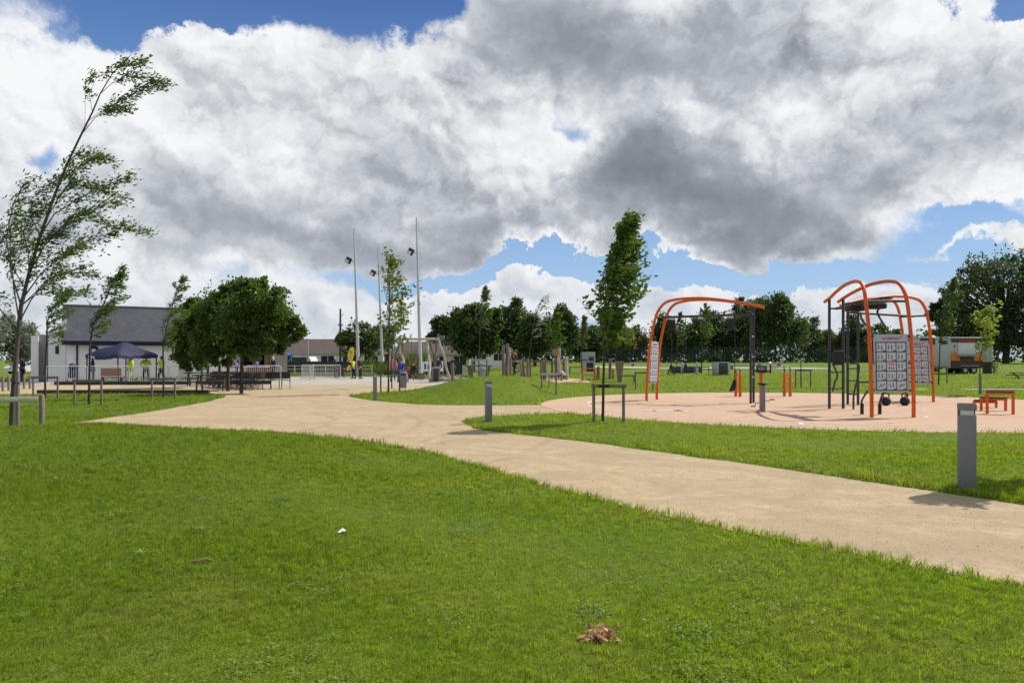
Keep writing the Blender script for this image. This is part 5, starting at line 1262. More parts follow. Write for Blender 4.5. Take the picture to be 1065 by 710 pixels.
MB().add([(-1.55, -1.55, 1.75), (1.55, -1.55, 1.75), (1.55, 1.55, 1.75), (-1.55, 1.55, 1.75), (-1.55, -1.55, 2.0), (1.55, -1.55, 2.0), (1.55, 1.55, 2.0), (-1.55, 1.55, 2.0), (0, 0, 2.75)],
         [(0, 1, 5, 4), (1, 2, 6, 5), (2, 3, 7, 6), (3, 0, 4, 7), (4, 5, 8), (5, 6, 8), (6, 7, 8), (7, 4, 8)]).build('canopy', BLUET, t)
MB().box((0, 1.5, 1.0), (3.0, .03, 1.9)).build('back_sheet', BLUET, t)
TILE = mk('brown_tile', (.115, .085, .07), .85, .25, 3, bump=.4, stretch=(1, 1, 4))
def house(label, x0, x1, y, eave, ridge, roof, dep=7., wall=RENDER_, wins=6):
    t = thing('bungalow', label, 'house', ((x0 + x1) / 2, y, 0)); L = x1 - x0; b = MB().box((0, dep / 2, eave / 2 - .5), (L, dep, eave + 1)).build('wall', wall, t)
    m = MB(); v = [(-L / 2 - .3, -.4, eave), (L / 2 + .3, -.4, eave), (L / 2 + .3, dep + .4, eave), (-L / 2 - .3, dep + .4, eave), (-L / 2 + 1.6, dep / 2, ridge), (L / 2 - 1.6, dep / 2, ridge)]
    m.add(v, [(0, 1, 5, 4), (1, 2, 5), (2, 3, 4, 5), (3, 0, 4), (3, 2, 1, 0)]).build('roof', roof, t, smooth=False)
    MB().box((L * .12, dep / 2, ridge + .3), (.7, .5, .9)).build('chimney', STONE, t)
    for k in range(wins):
        x = -L / 2 + L * (k + .5) / wins; w = MB().box((x, -.02, eave - .75), (1.5, .08, 1.0)).build('window', DKGLASS, t); MB().box((x, -.065, eave - .75), (.06, .03, 1.0)).build('window_bar', WHITEP, w)
    return t
house('long white bungalow with brown tiled roof behind the dark wall', -27.5, -15.0, 86, 2.15, 3.95, TILE, wins=5); house('lower right wing of bungalow with brown roof behind the masts', -14.6, -5.0, 88, 2.1, 3.7, TILE, wins=4)
house('low grey-roofed house far behind the swing', -9, 2, 118, 2.6, 4.6, SLATE, wins=4)
house('low flat-looking house behind the white trailer', 56, 78, 128, 3.6, 5.2, TILE, wins=6)
t = thing('boundary_wall', 'low dark boundary wall across the back of the square', 'wall', (-16.3, 72, 0)); MB().box((0, 0, .62), (23, .2, 1.24)).build('panel', mk('dark_boarding', (.045, .040, .037), .85, .3, 2), t); MB().box((0, 0, 1.27), (23.1, .26, .06)).build('coping', WOODD, t)
t = thing('post_and_rail_fence', 'cream post and rail fence in front of the dark wall', 'fence', (-17.6, 67.5, 0))
for k in range(8): MB().box((-4.9 + k * 1.4, 0, .5), (.09, .09, 1.0)).build('post', CREAM, t)
for z in (.32, .62, .92): MB().box((0, -.06, z), (10.0, .035, .09)).build('rail', CREAM, t)
MB().box((0, .1, .14), (10.2, .14, .28)).build('kerb_board', CREAM, t)
def pole(name, label, cat, px, top, Y, r0, r1, mat, lean=0., lamp=None, group=None):
    b = at(px, 0, Y); h = H - (top - HY) * Y / F - b.z; t = thing(name, label, cat, b, 0, group)
    ln = lean * Y / F
    MB().tube([(0, 0, -.1), (ln * .5, 0, h * .5), (ln, 0, h)], [r0, (r0 + r1) / 2, r1], 12).build('mast', mat, t)
    if lamp:
        z = H - (lamp - HY) * Y / F - b.z; x = ln * z / h; MB().tube([(x, 0, z - .15), (x - .42, -.1, z)], .03, 6).build('arm', GALV, t)
        l = MB().box((x - .55, -.12, z), (.50, .34, .55), rot=Matrix.Rotation(.5, 3, 'Y'), bev=.04).build('floodlight', BLACK, t)
        MB().box((x - .66, -.2, z - .1), (.34, .25, .3), rot=Matrix.Rotation(.5, 3, 'Y'), bev=.03).build('lens', LENS, l)
    return t
MG = 'tall tapered masts with floodlights'
MAST = mk('pale_mast', (.50, .50, .50), .5, .08, 2)
pole('lighting_mast', 'left one of three tall pale masts, floodlight halfway up its top third', 'mast', 373, 238, 66, .17, .045, MAST, -5, 271, MG)
pole('lighting_mast', 'shortest pale mast, the middle one, behind the light green tree', 'mast', 398, 257, 72, .16, .045, MAST, -5, 284, MG)
pole('lighting_mast', 'tallest pale mast, right one of three, beside the log swing', 'mast', 437.5, 226, 64, .18, .05, MAST, -4.5, 262, MG)
t = pole('utility_pole', 'dark wooden utility pole left of the masts', 'pole', 354, 321, 80, .14, .10, WOODD); MB().box((0, 0, 5.2), (.5, .16, .22)).build('fitting', GALV, t); MB().tube([(.05, 0, 6.1), (.35, 0, 6.4)], .03, 6).build('bracket', GALV, t)
pole('street_lamp', 'short grey concrete post in front of the bungalow roof', 'lamp post', 320, 352, 77, .12, .10, GALV, 0, None)
# yellow feather flag
fp = at(360.3, 0, 61); t = thing('feather_flag', 'yellow feather flag with red mark on a curved pole', 'flag', fp, .15)
MB().tube(smooth_path([(0, 0, 0), (.02, 0, 1.2), (.10, 0, 2.0), (.30, 0, 2.5), (.52, 0, 2.58), (.62, 0, 2.45)], 4), .016, 6).build('pole', BLACK, t)
YEL = mk('yellow_fabric', (.78, .62, .03), .6, .1, 4)
out = [(.03, .55), (.05, 1.2), (.11, 1.95), (.30, 2.45), (.50, 2.54), (.61, 2.42), (.62, 2.1), (.54, 1.6), (.40, 1.1), (.24, .65)]
M = Matrix(((1, 0, 0, 0), (0, 0, -1, 0), (0, 1, 0, 0), (0, 0, 0, 1))); fl = MB().prism(out, -.006, .006, M).build('sail', YEL, t)
m = MB(); m.box((.36, -.014, 2.12), (.2, .006, .09), rot=Matrix.Rotation(.9, 3, 'Y')); m.box((.34, -.014, 1.98), (.16, .006, .07), rot=Matrix.Rotation(-.5, 3, 'Y')); m.build('red_mark', REDI, fl, smooth=False)
m = MB()
for k in range(4): m.box((.34 - k * .035, -.013, 1.72 - k * .2), (.10, .006, .12), rot=Matrix.Rotation(.5, 3, 'Y'))
m.build('grey_marks', GREYP, fl, smooth=False)
# wheelie bin and the people round the flag
def wheelie(label, px, Y, mat): 
    t = thing('wheelie_bin', label, 'bin', at(px, 0, Y), .1); MB().add([(-.24, -.26, .12), (.24, -.26, .12), (.24, .22, .12), (-.24, .22, .12), (-.3, -.36, .98), (.3, -.36, .98), (.3, .34, .98), (-.3, .34, .98)], [(3, 2, 1, 0), (4, 5, 6, 7), (0, 1, 5, 4), (1, 2, 6, 5), (2, 3, 7, 6), (3, 0, 4, 7)]).build('tub', mat, t)
    MB().box((0, 0, 1.01), (.64, .76, .06), bev=.02).build('lid', mat, t)
    for s in (-1, 1): MB().tube([(s * .2, .28, .1), (s * .27, .28, .1)], .1, 12).build('wheel', RUBBER, t)
wheelie('black wheelie bin left of the yellow feather flag', 354.5, 62, BLACK)
person('person in navy top and white cap beside the black wheelie bin', at(348.5, 0, 60.5), radians(-70), NAVYC, DKCLOTH, cap=WHITEP)
person('person in dark clothes with hi-vis stripe bending over by the yellow flag', at(368, 0, 58.5), radians(80), DKCLOTH, DKCLOTH, lean=(0, .42), hipz=.82, arms=[((-.2, .2, -.25), (-.15, .35, -.5)), ((.2, .2, -.25), (.15, .35, -.5))], feet=[(-.12, .05, 0), (.12, -.08, 0)], pack=HIVIS)
person('person in dark clothes with pink and yellow backpack standing by the left mast', at(374.5, 0, 58), radians(-110), DKCLOTH, DKCLOTH, pack=PINKC)
t = thing('trestle', 'slanting white steel tube with crosspiece beside the bending person', 'trestle', at(367, 0, 63)); MB().tube([(-.3, 0, .9), (.7, 0, 1.55)], .05, 8).build('boom', WHITEP, t); MB().tube([(.55, 0, 0), (.55, 0, 1.45)], .035, 8).build('leg', GALV, t); MB().tube([(-.2, .2, 0), (-.2, 0, .96)], .035, 8).build('leg', GALV, t)
# far left oddments
person('person in dark blue standing beyond the rail posts at the left edge', at(23.5, 0, 50), radians(100), NAVYC, NAVYC)

# ==================================================================== play area behind the mound
LOG = mk('peeled_log', (.50, .44, .36), .75, .25, 3, bump=.5, bscale=10, stretch=(1.5, 1.5, .5)); LOGD = mk('grey_log', (.17, .14, .115), .85, .35, 4, bump=.6, bscale=10, stretch=(2, 2, .4))
def crooked(mb, a, b, r0, r1, seed, wob=.05, n=7):
    R = random.Random(seed); a, b = Vector(a), Vector(b); pts = []
    for i in range(n):
        t = i / (n - 1); k = wob * (0 if i in (0, n - 1) else 1); pts.append(a.lerp(b, t) + Vector((R.gauss(0, k), R.gauss(0, k), 0)))
    return mb.tube(smooth_path(pts, 3), [r0 + (r1 - r0) * i / ((n - 1) * 3) for i in range((n - 1) * 3 + 1)], 9)
Y = 50.; c = at(435, 0, Y); t = thing('log_swing', 'swing frame of crooked peeled logs on the pale square', 'swing', c)
def wl(px, py, dy=0.): return pp(px, py, Y + dy) - c
crooked(MB(), wl(413.5, 352.5), wl(457, 352.5), .10, .09, 1, .02).build('beam', LOG, t)
for i, (p0, p1, y0, y1, m_) in enumerate((((416, 351), (406.5, 396), 0, .9, LOGD), ((415, 350), (423.5, 397), 0, -1.0, LOG), ((421, 347), (414, 397), -.1, -.5, LOGD), ((445, 353), (447.5, 397), .1, -1.0, LOG), ((456, 347), (450, 388), 0, -.2, LOGD), ((447, 354), (455, 392), 0, .9, LOGD), ((455.5, 351), (469.5, 392), 0, .6, LOG))):
    a, b = wl(*p0, y0), wl(*p1, y1); b.z = -.05; crooked(MB(), b, a, .085, .065, 10 + i, .05).build('leg', m_, t)
for i, px in enumerate((428, 434)): MB().tube([wl(px, 353), wl(px, 386)], .012, 5).build('rope', STRAP, t)
MB().box(wl(431, 386.5), (.5, .2, .04), bev=.01).build('swing_seat', RUBBER, t)
def litterbin(label, pl, pr, top, py, Y=None, mat=GREYP, front=None):
    px = (pl + pr) / 2; b = at(px, py, Y); k = b.y / F; w = (pr - pl) * k; h = H - (top - HY) * k - b.z
    t = thing('litter_bin', label, 'bin', b, .15, 'grey litter bins'); MB().box((0, 0, h / 2), (w, w * .9, h - .08), bev=.02).build('body', mat, t)
    MB().box((0, 0, h - .03), (w + .03, w * .9 + .03, .06), bev=.015).build('lid', GALV, t)
    f = MB().box((0, -w * .45 - .004, h * .45), (w * .72, .02, h * .72), bev=.006).build('front_door', front or mat, t); MB().box((0, -w * .45 - .006, h * .88), (w * .66, .02, h * .10)).build('slot', DKGLASS, t)
litterbin('grey litter bin at the left leg of the log swing', 415.8, 422.8, 387, 404)
litterbin('dark-fronted litter bin at the right leg of the log swing', 449.5, 457, 382, 397.5, front=BLACK)
KIDS = 'people round the log swing'
person('person in pink top and dark trousers by the left swing leg', at(409, 0, 53), radians(200), PINKC, JEAN, group=KIDS)
person('person in bright blue top behind the grey litter bin', at(417.5, 0, 46), radians(170), BLUEC, JEAN, group=KIDS, scale=.88)
person('small child in red crouching beside the swing', at(424.5, 0, 52), radians(120), REDC, DKCLOTH, group=KIDS, scale=.62)
person('person in dark clothes sitting behind the swing', at(430, 0, 58), radians(150), DKCLOTH, DKCLOTH, group=KIDS, hipz=.50, feet=[(-.12, .45, 0), (.12, .45, 0)], knees=[(-.12, .42, .48), (.12, .42, .48)])
MB_ = MB().box((0, 0, .22), (1.6, .4, .44), bev=.02).build('low_wall_seat', WOODD, None, at(431, 0, 58.25)); tag(MB_, 'low dark block under the person sitting behind the swing', 'seat')
person('person in navy top between the swing and the white boards', at(455.5, 0, 57), radians(190), NAVYC, JEAN, group=KIDS)
person('person in dark clothes standing farther right by a grey post', at(471.5, 0, 66), radians(160), DKCLOTH, JEAN, group=KIDS)
person('child in purple and white jacket behind the guard with pale crossbar', at(500.5, 0, 42), radians(185), mk('purple_white_cloth', (.22, .16, .34), .8, .4, 14, c2=(.55, .50, .58)), mk('pale_cloth', (.55, .42, .45), .8), group=KIDS, scale=.72)
person('person in dark brown clothes climbing among the tall logs', at(535.5, 0, 49.5) + Vector((0, 0, .35)), radians(120), BROWNC, DKCLOTH, group=KIDS, arms=[((-.25, .2, .0), (-.2, .4, .2)), ((.25, .2, -.1), (.2, .4, .1))], feet=[(-.12, .15, 0), (.12, -.1, .1)])
def board(label, pl, pr, top, bot, Y, cols):
    b = at((pl + pr) / 2, 0, Y); k = Y / F; w = (pr - pl) * k; z1, z0 = H - (top - HY) * k - b.z, H - (bot - HY) * k - b.z
    t = thing('banner_board', label, 'board', b, 0, 'white boards behind the swing'); p = MB().box((0, 0, (z0 + z1) / 2), (w, .04, z1 - z0)).build('panel', WHITEP, t)
    for x, zz, ww, hh, mt in cols: MB().box((x * w, -.026, z0 + (z1 - z0) * zz), (ww * w, .008, hh * (z1 - z0))).build('printed_patch', mt, p)
    for s in (-1, 1): MB().box((s * w * .42, .03, z1 / 2), (.05, .03, z1)).build('leg', GALV, t)
board('white board with blue and red print left of the dark-fronted bin', 439.5, 448.5, 376, 386, 62, [(-.2, .5, .22, .6, BLUEC), (.15, .45, .2, .5, REDC)])
board('white board with red print right of the dark-fronted bin', 457, 461, 375.5, 386, 62.3, [(.1, .5, .4, .4, PINKC)])
# dry planting, rocks
DRY = leafmat('dry_grass_leaf', [(.10, .10, .03), (.17, .15, .06), (.26, .22, .10)], .35, 1.5)
def clump(name, label, px, Y, h, r, n, leaf, seed, L=.9):
    b = at(px, 0, Y); T = Tree(seed)
    for i in range(n):
        a = T.r.uniform(0, 2 * pi); q = r * T.r.random() ** .6; d = Vector((cos(a) * .3, sin(a) * .3, 1)) + T.rv() * .16 + Vector((.15, 0, 0)); T.leaf(Vector((cos(a) * q, sin(a) * q, h * T.r.uniform(0, .55))), d.normalized(), L * h * .5, .07, 0)
    for i in range(6): T.w.tube([(0, 0, -.05), (T.r.uniform(-r, r) * .5, T.r.uniform(-r, r) * .5, h * .6)], .012, 5)
    return T.build(name, label, 'plant', b, BARK2, leaf, 'tall plants behind the swing', 'stems')
clump('tall_grass', 'tall straw-coloured grass clump behind the swing, left one', 424, 64, 2.4, .9, 260, DRY, 101); clump('tall_grass', 'tall green and straw grass clump behind the swing, right one', 433, 66, 2.7, 1.0, 260, LF_YOUNG, 102)
clump('tall_grass', 'green bushy clump left of the masts', 390, 70, 1.5, 1.5, 260, LF_YOUNG, 103); clump('tall_grass', 'straw-coloured clump between the left and middle masts', 383, 73, 1.9, 1.2, 200, DRY, 104)
T = Tree(91)
for i in range(700): 
    p = pp(T.r.uniform(428, 492), 0, 53.5) + Vector((0, T.r.gauss(0, .5), 0)); T.leaf(Vector((p.x, p.y, T.r.uniform(.02, .38))), (T.rv() + Vector((0, 0, .6))).normalized(), .18, .08, .5)
V, Q = leaf_cards(np.array(T.P), np.array(T.D), np.array(T.N), T.L, T.W); npmesh('bed_planting', V, Q, leafmat('brown_planting', [(.05, .04, .025), (.12, .085, .05), (.20, .17, .08)], .25, 2), kind='stuff')
def rock(label, px, Y, s, seed):
    R = random.Random(seed); m = MB().ball((0, 0, 0), (s, s * .8, s * .7), 9, 6); m.V = [(x * R.uniform(.8, 1.15), y * R.uniform(.8, 1.15), max(z, -s * .3) * R.uniform(.85, 1.15) + s * .3) for x, y, z in m.V]
    tag(m.build('boulder', STONE, None, at(px, 0, Y), smooth=False), label, 'rock', 'pale boulders edging the bed')
for i, (px, s, lab) in enumerate(((461, .30, 'pale boulder directly right of the dark-fronted bin'), (466, .22, 'smaller pale boulder beside the bed'), (473, .34, 'largest pale boulder at the foot of the right swing leg'), (482, .25, 'pale boulder nearest the table'))): rock(lab, px, 51.2, s, i + 3)
t = thing('play_table', 'long low slab table behind the guard on the mound', 'table', at(498, 0, 55)); k = 55 / F
MB().box((0, 0, .98), (2.05, .7, .09), bev=.02).build('table_top', LOGD, t)
for s in (-1, 1): MB().add([(s * .55 - .13, -.2, 0), (s * .55 + .13, -.2, 0), (s * .55 + .13, .2, 0), (s * .55 - .13, .2, 0), (s * .72 - .14, -.2, .93), (s * .72 + .14, -.2, .93), (s * .72 + .14, .2, .93), (s * .72 - .14, .2, .93)], [(3, 2, 1, 0), (4, 5, 6, 7), (0, 1, 5, 4), (1, 2, 6, 5), (2, 3, 7, 6), (3, 0, 4, 7)]).build('leg', LOGD, t)
# climbing logs, two clusters
def logs(label, Y, px0, items, extra=None):
    c = at(px0, 0, Y); t = thing('climbing_logs', label, 'climbing frame', c, 0, 'climbing frames of logs')
    for i, (xb, xt, top, r, dy, m_) in enumerate(items):
        yb = Y + dy; b = Vector(((xb - CX) * yb / F, yb, gz((xb - CX) * yb / F, yb) - .1)) - c; e = pp(xt, top, yb + .15 * (xt - xb) / 6) - c
        crooked(MB(), b, e, r, r * .85, i + int(px0), .025, 5).build('log', m_, t)
    return t, c
t, c = logs('first cluster of tall upright and leaning climbing logs', 48.5, 537, [(523.5, 523.5, 358.5, .11, 0, LOGD), (526.5, 527.5, 357, .12, .4, LOGD), (529.5, 529.5, 361, .10, .8, LOG), (531, 531, 372, .09, -.4, LOGD), (541, 545, 371, .085, -.6, LOGD), (539, 543, 373, .08, .2, LOG), (546.5, 543, 372, .085, -.4, LOGD), (544, 540.5, 374, .08, -.8, LOGD), (548.5, 548.5, 373, .10, -.9, LOGD), (537, 541, 377, .07, .5, LOG)])
m = MB(); m.tube([pp(530, 376, 48.5) - c, pp(536, 380, 48.2) - c, pp(542, 376, 48.1) - c], .03, 6); m.tube([pp(530, 384, 48.5) - c, pp(536, 387, 48.2) - c, pp(541, 385, 48.1) - c], .03, 6); m.build('rope_net', STRAP, t)
t, c = logs('second cluster of upright climbing logs with a square box on one post', 51, 582, [(564.5, 564.5, 374, .10, -.3, LOGD), (567, 567, 372, .11, .2, LOGD), (578, 578, 363, .11, 0, LOGD), (581.5, 582, 362, .12, -.2, LOG), (586.5, 586.5, 373, .10, .4, LOGD), (589.5, 589.5, 371, .115, -.6, LOG), (574, 574, 376, .09, .6, LOGD), (584, 584, 388, .07, -2.2, LOGD)])
MB().box(pp(577.5, 366.5, 50.8) - c, (.36, .36, .42), bev=.02).build('post_box', mk('ochre_board', (.30, .20, .09), .7), t)
crooked(MB(), pp(560, 376, 51) - c, pp(590, 377, 51) - c, .06, .06, 4, .01).build('rail', LOGD, t); crooked(MB(), pp(572, 390, 50.2) - c, pp(590, 391.5, 50.0) - c, .08, .08, 5, .01).build('balance_beam', LOGD, t)
for i in range(3): MB().tube([pp(581 + i, 384, 50.3) - c, pp(587 + i, 390, 49.6) - c], .05, 6).build('ramp_slat', LOG, t)
def rail_post(label, pa, pb, py, Y, hz):
    a, b = at(pa, 0, Y), at(pb, 0, Y); t = thing('balance_rail', label, 'balance beam', (a + b) / 2, 0, 'low timber rails between play posts'); L = (b - a).length
    MB().box((0, 0, hz), (L, .1, .09), bev=.01).build('rail', LOGD, t)
    for s in (-1, 1): MB().box((s * L * .46, 0, hz / 2), (.1, .1, hz), bev=.01).build('leg', LOGD, t)
rail_post('low timber rail linking the two log clusters', 551, 563, 0, 52, 1.25); rail_post('low brown rail below the wedge-shaped wooden post', 644, 660, 0, 46, .45); rail_post('low brown rail right of the pink sand play pit', 592, 606, 0, 60, .55)
# red trestles
def trestle(label, pl, pr, top, Y, seat=False):
    a, b = at(pl, 0, Y), at(pr, 0, Y); c = (a + b) / 2; h = H - (top - HY) * Y / F - c.z; L = (b - a).length; t = thing('play_bench', label, 'bench', c, 0, 'red-framed play benches')
    for s in (-1, 1): MB().box((s * L / 2, 0, h / 2), (.07, .5, h), bev=.01).build('leg', ORANGE, t)
    MB().box((0, 0, h + .02), (L + .1, .5, .06), bev=.01).build('top', ORANGE if not seat else LOGD, t)
trestle('taller red-framed bench in front of the grey board', 605.5, 618.5, 383.5, 50); trestle('shorter red-framed bench with dark top before the taller one', 606, 621, 390.5, 49, True); trestle('red-framed bench end right of the leafy court tree stem', 634, 637.5, 384.5, 52)
# grey information board hut
Y = 62; b = at(611.5, 0, Y); t = thing('information_board', 'large pale grey notice board with dark panel beside the court tree', 'notice board', b, .1); k = Y / F
w = 15 * k; z1 = H - (366 - HY) * k - b.z; MB().box((0, 0, (z1 + .18) / 2), (w, .14, z1 - .18), bev=.02).build('panel', mk('pale_grey_panel', (.40, .41, .42), .6), t)
for x, zf, ww, hh, mt in ((.12, .3, .5, .42, DKGLASS), (.22, .68, .36, .2, INK), (-.24, .62, .38, .05, INK), (-.22, .8, .4, .22, GALV), (-.25, .3, .3, .4, GALV)): MB().box((x * w, -.078, z1 * zf), (ww * w, .02, hh * z1)).build('inset', mt, t)
for s in (-1, 1): MB().box((s * w * .44, .12, z1 / 2), (.08, .08, z1)).build('post', GALV, t)
# wedge-shaped wooden post, plain post
Y = 47; b = at(644.5, 0, Y); k = Y / F; t = thing('carved_post', 'wedge-shaped wooden post, wide at the top, right of the court tree', 'carved post', b)
MB().add([(-1.8 * k, -.12, 0), (1.8 * k, -.12, 0), (1.8 * k, .12, 0), (-1.8 * k, .12, 0), (-4.8 * k, -.16, 20 * k + .1), (4.2 * k, -.16, 20 * k + .1), (4.2 * k, .16, 20 * k + .1), (-4.8 * k, .16, 20 * k + .1)], [(3, 2, 1, 0), (4, 5, 6, 7), (0, 1, 5, 4), (1, 2, 6, 5), (2, 3, 7, 6), (3, 0, 4, 7)]).build('trunk_wedge', mk('rosy_timber', (.24, .165, .125), .8, .25, 4), t)
for px, tp, lab in ((634.5, 373, 'single weathered play post left of the wedge-shaped post'), (622.3, 381, 'short weathered play post left of the court tree stem'), (470.5, 377, 'short grey post beside the person right of the swing')): stake('play_post', lab, 'post', px, 0, tp, .10, LOGD, 'single play posts', 50)
# slim lamp columns
for px, tp, Y, lab in ((552, 350, 88, 'slim grey-green lamp column left of the second log cluster'), (580.5, 352, 90, 'slim grey-green lamp column above the box on a post')): pole('lamp_column', lab, 'lamp post', px, tp, Y, .09, .06, mk('grey_green_steel', (.20, .25, .24), .5), 0, None, 'slim lamp columns')

# ---------------------------------------------------------------- along the far path
GREENW = mk('dark_green_steel', (.012, .045, .035), .5, .2, 3)
t = thing('mesh_fence', 'long dark green steel mesh fence in front of the far trees', 'fence', (0, 0, 0)); yF = 104.; m = MB(); x0, x1 = 12.5, 64.
n = 18
for k in range(n + 1):
    x = x0 + (x1 - x0) * k / n; MB().box((x, yF, gz(x, yF) + 1.1), (.09, .09, 2.3)).build('post', GREENW, t)
for k in range(int((x1 - x0) / .10)):
    x = x0 + k * .10; z = gz(x, yF); m.add([(x - .011, yF, z + .05), (x + .011, yF, z + .05), (x + .011, yF, z + 2.15), (x - .011, yF, z + 2.15)], [(0, 1, 2, 3)])
for zz in (.2, .75, 1.3, 1.85, 2.15): m.add([(x0, yF + .012, gz(x0, yF) + zz), (x1, yF + .012, gz(x1, yF) + zz), (x1, yF + .012, gz(x1, yF) + zz + .03), (x0, yF + .012, gz(x0, yF) + zz + .03)], [(0, 1, 2, 3)])
m.build('mesh_panel', GREENW, t, smooth=False)
litterbin('large black bin in a silver surround beyond the court', 742.5, 756.5, 376.5, 392.5, 58, GALV, BLACK)
t = thing('planter_wall', 'long low charcoal planter beyond the left arch', 'planter', at(713.5, 0, 62)); MB().box((0, 0, .28), (2.5, .6, .56), bev=.02).build('box', BLACK, t); MB().box((0, 0, .57), (2.54, .64, .05)).build('rim', GREYP, t)
for px, lab in ((709.5, 'silver bollard in front of the charcoal planter'), (725, 'silver bollard at the right end of the charcoal planter')): 
    o = MB().lathe([(.11, 0), (.11, .86), (.09, .92), (.02, .94)], (0, 0, 0), 14).build('steel_bollard', GALV, None, at(px, 0, 60)); tag(o, lab, 'bollard', 'silver bollards beyond the court')
for px, Y, lab in ((690, 66, 'low concrete bench slab left of the charcoal planter'), (772, 70, 'long concrete bench slab right of the black arch uprights'), (800, 76, 'far concrete bench slab right of the exercise bike'), (668, 78, 'far pale slab left of the left arch')):
    t = thing('concrete_bench', lab, 'bench', at(px, 0, Y), 0, 'concrete bench slabs on the far path'); MB().box((0, 0, .42), (2.6, .5, .12), bev=.02).build('slab', M_PAVE, t)
    for s in (-1, 1): MB().box((s * 1.0, 0, .19), (.2, .44, .38)).build('leg', GREYP, t)
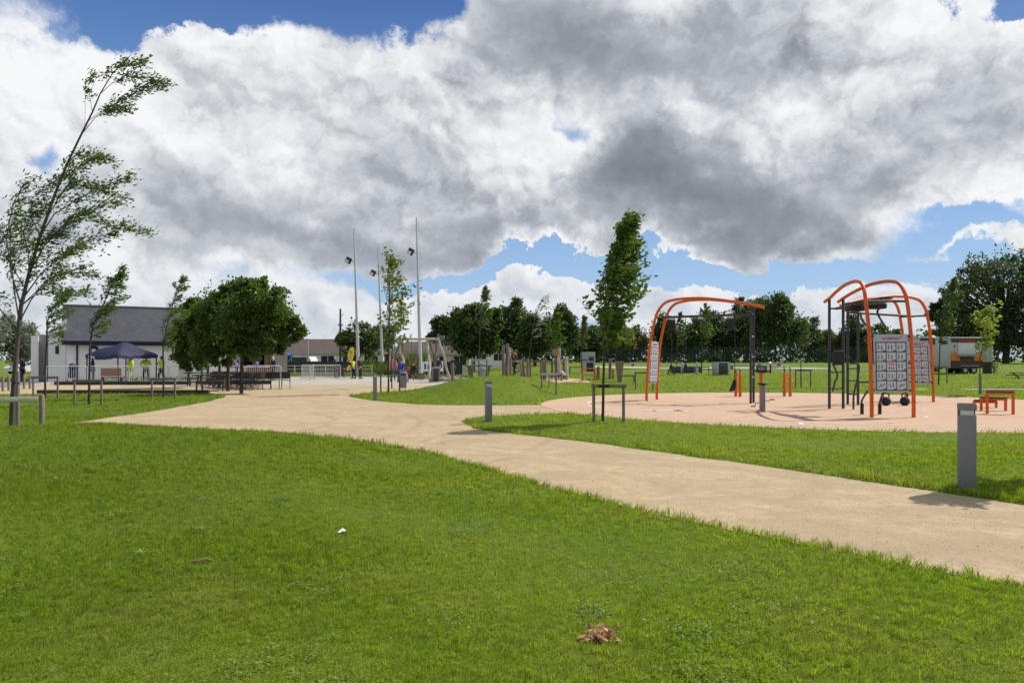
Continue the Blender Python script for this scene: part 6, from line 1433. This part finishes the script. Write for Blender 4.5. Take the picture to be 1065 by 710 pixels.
# catering trailers
TW = mk('trailer_white', (.46, .45, .43), .4, .06, 3, spec=.5); BRP = mk('burnt_brown_panel', (.075, .032, .018), .5, .35, 6); FLA = mk('orange_flame_print', (.60, .20, .025), .5, .25, 4)
def trailer(label, px, Y, w, h, rz, main=True):
    b = at(px, 0, Y); t = thing('food_trailer', label, 'food trailer', b, rz, 'catering trailers on the grass'); d = 2.0
    MB().box((0, 0, .45 + h / 2), (w, d, h), bev=.08).build('body', TW, t); MB().box((0, 0, .45 + h + .05), (w + .10, d + .1, .12), bev=.04).build('roof', GALV, t)
    f = -d / 2 - .006
    if main:
        MB().box((0, f, .45 + h * .20), (w - .04, .014, h * .40)).build('lower_panel', BRP, t)
        m = MB()
        for s in (-1, 1):
            pts = [(s * w * .5 - s * .02, .45 + h * .42)]; x0 = s * (w * .5 - .02); x1 = s * (w * .5 - .78)
            poly = [(x0, .45 + h * .26), (x1, .45 + h * .26), (x1, .45 + h * .50), (x0 + (x1 - x0) * .8, .45 + h * .58), (x0 + (x1 - x0) * .62, .45 + h * .5), (x0 + (x1 - x0) * .42, .45 + h * .60), (x0 + (x1 - x0) * .2, .45 + h * .5), (x0, .45 + h * .57)]
            if s > 0: poly.reverse()
            m.prism(poly, -f + .008, -f + .016, Matrix(((1, 0, 0, 0), (0, 0, -1, 0), (0, 1, 0, 0), (0, 0, 0, 1))))
        m.build('flame_panel', FLA, t, smooth=False)
        MB().box((0, f - .004, .45 + h * .93), (w * .96, .02, h * .12)).build('fascia', BRP, t)
        m = MB(); R = random.Random(3)
        for k in range(11): m.box((-.62 + k * .125, f - .02, .45 + h * .93), (.085, .012, .15), rot=Matrix.Rotation(R.uniform(-.15, .15), 3, 'Y'))
        m.build('red_lettering', REDI, t, smooth=False)
        hb = MB().box((-.05, f - .03, .45 + h * .66), (w * .50, .05, h * .36), bev=.015).build('hatch', mk('hatch_panel', (.62, .63, .64), .35, .1, 2), t)
        MB().box((-.05, f - .02, .45 + h * .66), (w * .56, .03, h * .41)).build('hatch_frame', GALV, t)
        MB().box((-.05, f - .16, .45 + h * .42), (w * .56, .32, .05), bev=.01).build('counter', GALV, t); MB().box((-.05, f - .01, .45 + h * .465), (w * .52, .03, .10)).build('counter_trim', ORANGE, t)
        for s in (-1, 1): MB().box((s * w * .385, f - .03, .45 + h * .74), (.09, .06, .2), bev=.02).build('lamp', REDC, t)
    else:
        MB().box((0, f, .45 + h * .88), (w - .04, .014, h * .22)).build('upper_panel', BRP, t)
        for x in (-.7, .2, .8): MB().tube([(x, f + .01, .45 + h * .62), (x, f - .02, .45 + h * .62)], .13, 14).build('round_vent', BRP, t)
        m = MB()
        for x in (-.25, .55): m.box((x, f, .45 + h * .42), (.03, .016, h * .78))
        m.build('door_seams', GALV, t, smooth=False)
    for s in (-1, 1):
        for dx in (-.36, .36) if main else (0,):
            q = MB().tube([(w * .08 + dx, s * (d / 2 - .2), .30), (w * .08 + dx, s * (d / 2 + .03), .30)], .30, 18).build('wheel', RUBBER, t); MB().tube([(w * .08 + dx, s * (d / 2 - .1), .30), (w * .08 + dx, s * (d / 2 + .045), .30)], .16, 12).build('rim', GALV, q)
        MB().box((w * .08, s * (d / 2 + .01), .66), (1.5 if main else .8, .14, .05), bev=.015).build('mudguard', GALV, t)
    MB().tube([(-w / 2, 0, .42), (-w / 2 - 1.1, 0, .42)], .05, 8).build('tow_bar', BLACK, t)
    MB().ball((-w * .42 if main else .3, 0, .45 + h + .12), (.28, .28, .16), 12, 6).build('roof_vent', WHITEP, t)
    return t
trailer('brown and white catering trailer with orange flames and closed hatch', 997, 61, 2.75, 2.4, .06); trailer('white catering trailer with brown top panel behind the small arch board', 966, 66, 2.5, 2.45, -.05, False)
Y = 60.5; b = at(1027, 0, Y); k = Y / F; t = thing('menu_board', 'white menu board covered in grey lines, standing right of the food trailer', 'menu board', b, -.35)
MB().box((0, 0, 1.62), (.78, .05, 1.32), bev=.01).build('panel', TW, t); MB().box((0, 0, .75), (.78, .06, .40), bev=.01).build('skirt', BRP, t)
m = MB(); R = random.Random(8)
for i in range(11):
    for j in (-1, 1): m.box((j * .17 + R.uniform(-.03, .03), -.029, 2.15 - i * .10), (R.uniform(.14, .26), .008, .035))
m.build('menu_lines', GREYP, t, smooth=False); MB().box((0, .1, .3), (.6, .3, .6)).build('stand', BLACK, t)
# right edge oddments
t = thing('picnic_table', 'low dark picnic bench on the far grass at the right edge', 'picnic table', at(1062, 0, 52), .2); MB().box((0, 0, .42), (1.5, .5, .06), bev=.01).build('table_top', WOODD, t)
for s in (-1, 1): MB().tube([(s * .5, -.45, 0), (s * .5, .2, .42)], .05, 6).build('leg', WOODD, t); MB().box((0, s * .5, .26), (1.5, .2, .05)).build('bench_seat', WOODD, t)
b = at(1034, 0, 60); t = thing('shrub', 'tiny green shrub on the far grass right of the menu board', 'shrub', b); T = Tree(7)
for i in range(160): T.leaf(Vector((T.r.gauss(0, .16), T.r.gauss(0, .16), T.r.uniform(.1, .85))), T.rv().normalized(), .14, .09)
V, Q = leaf_cards(np.array(T.P), np.array(T.D), np.array(T.N), T.L, T.W); npmesh('foliage', V, Q, LF_MID, t); MB().tube([(0, 0, -.05), (0, 0, .6)], .03, 6).build('stem', BARK2, t)
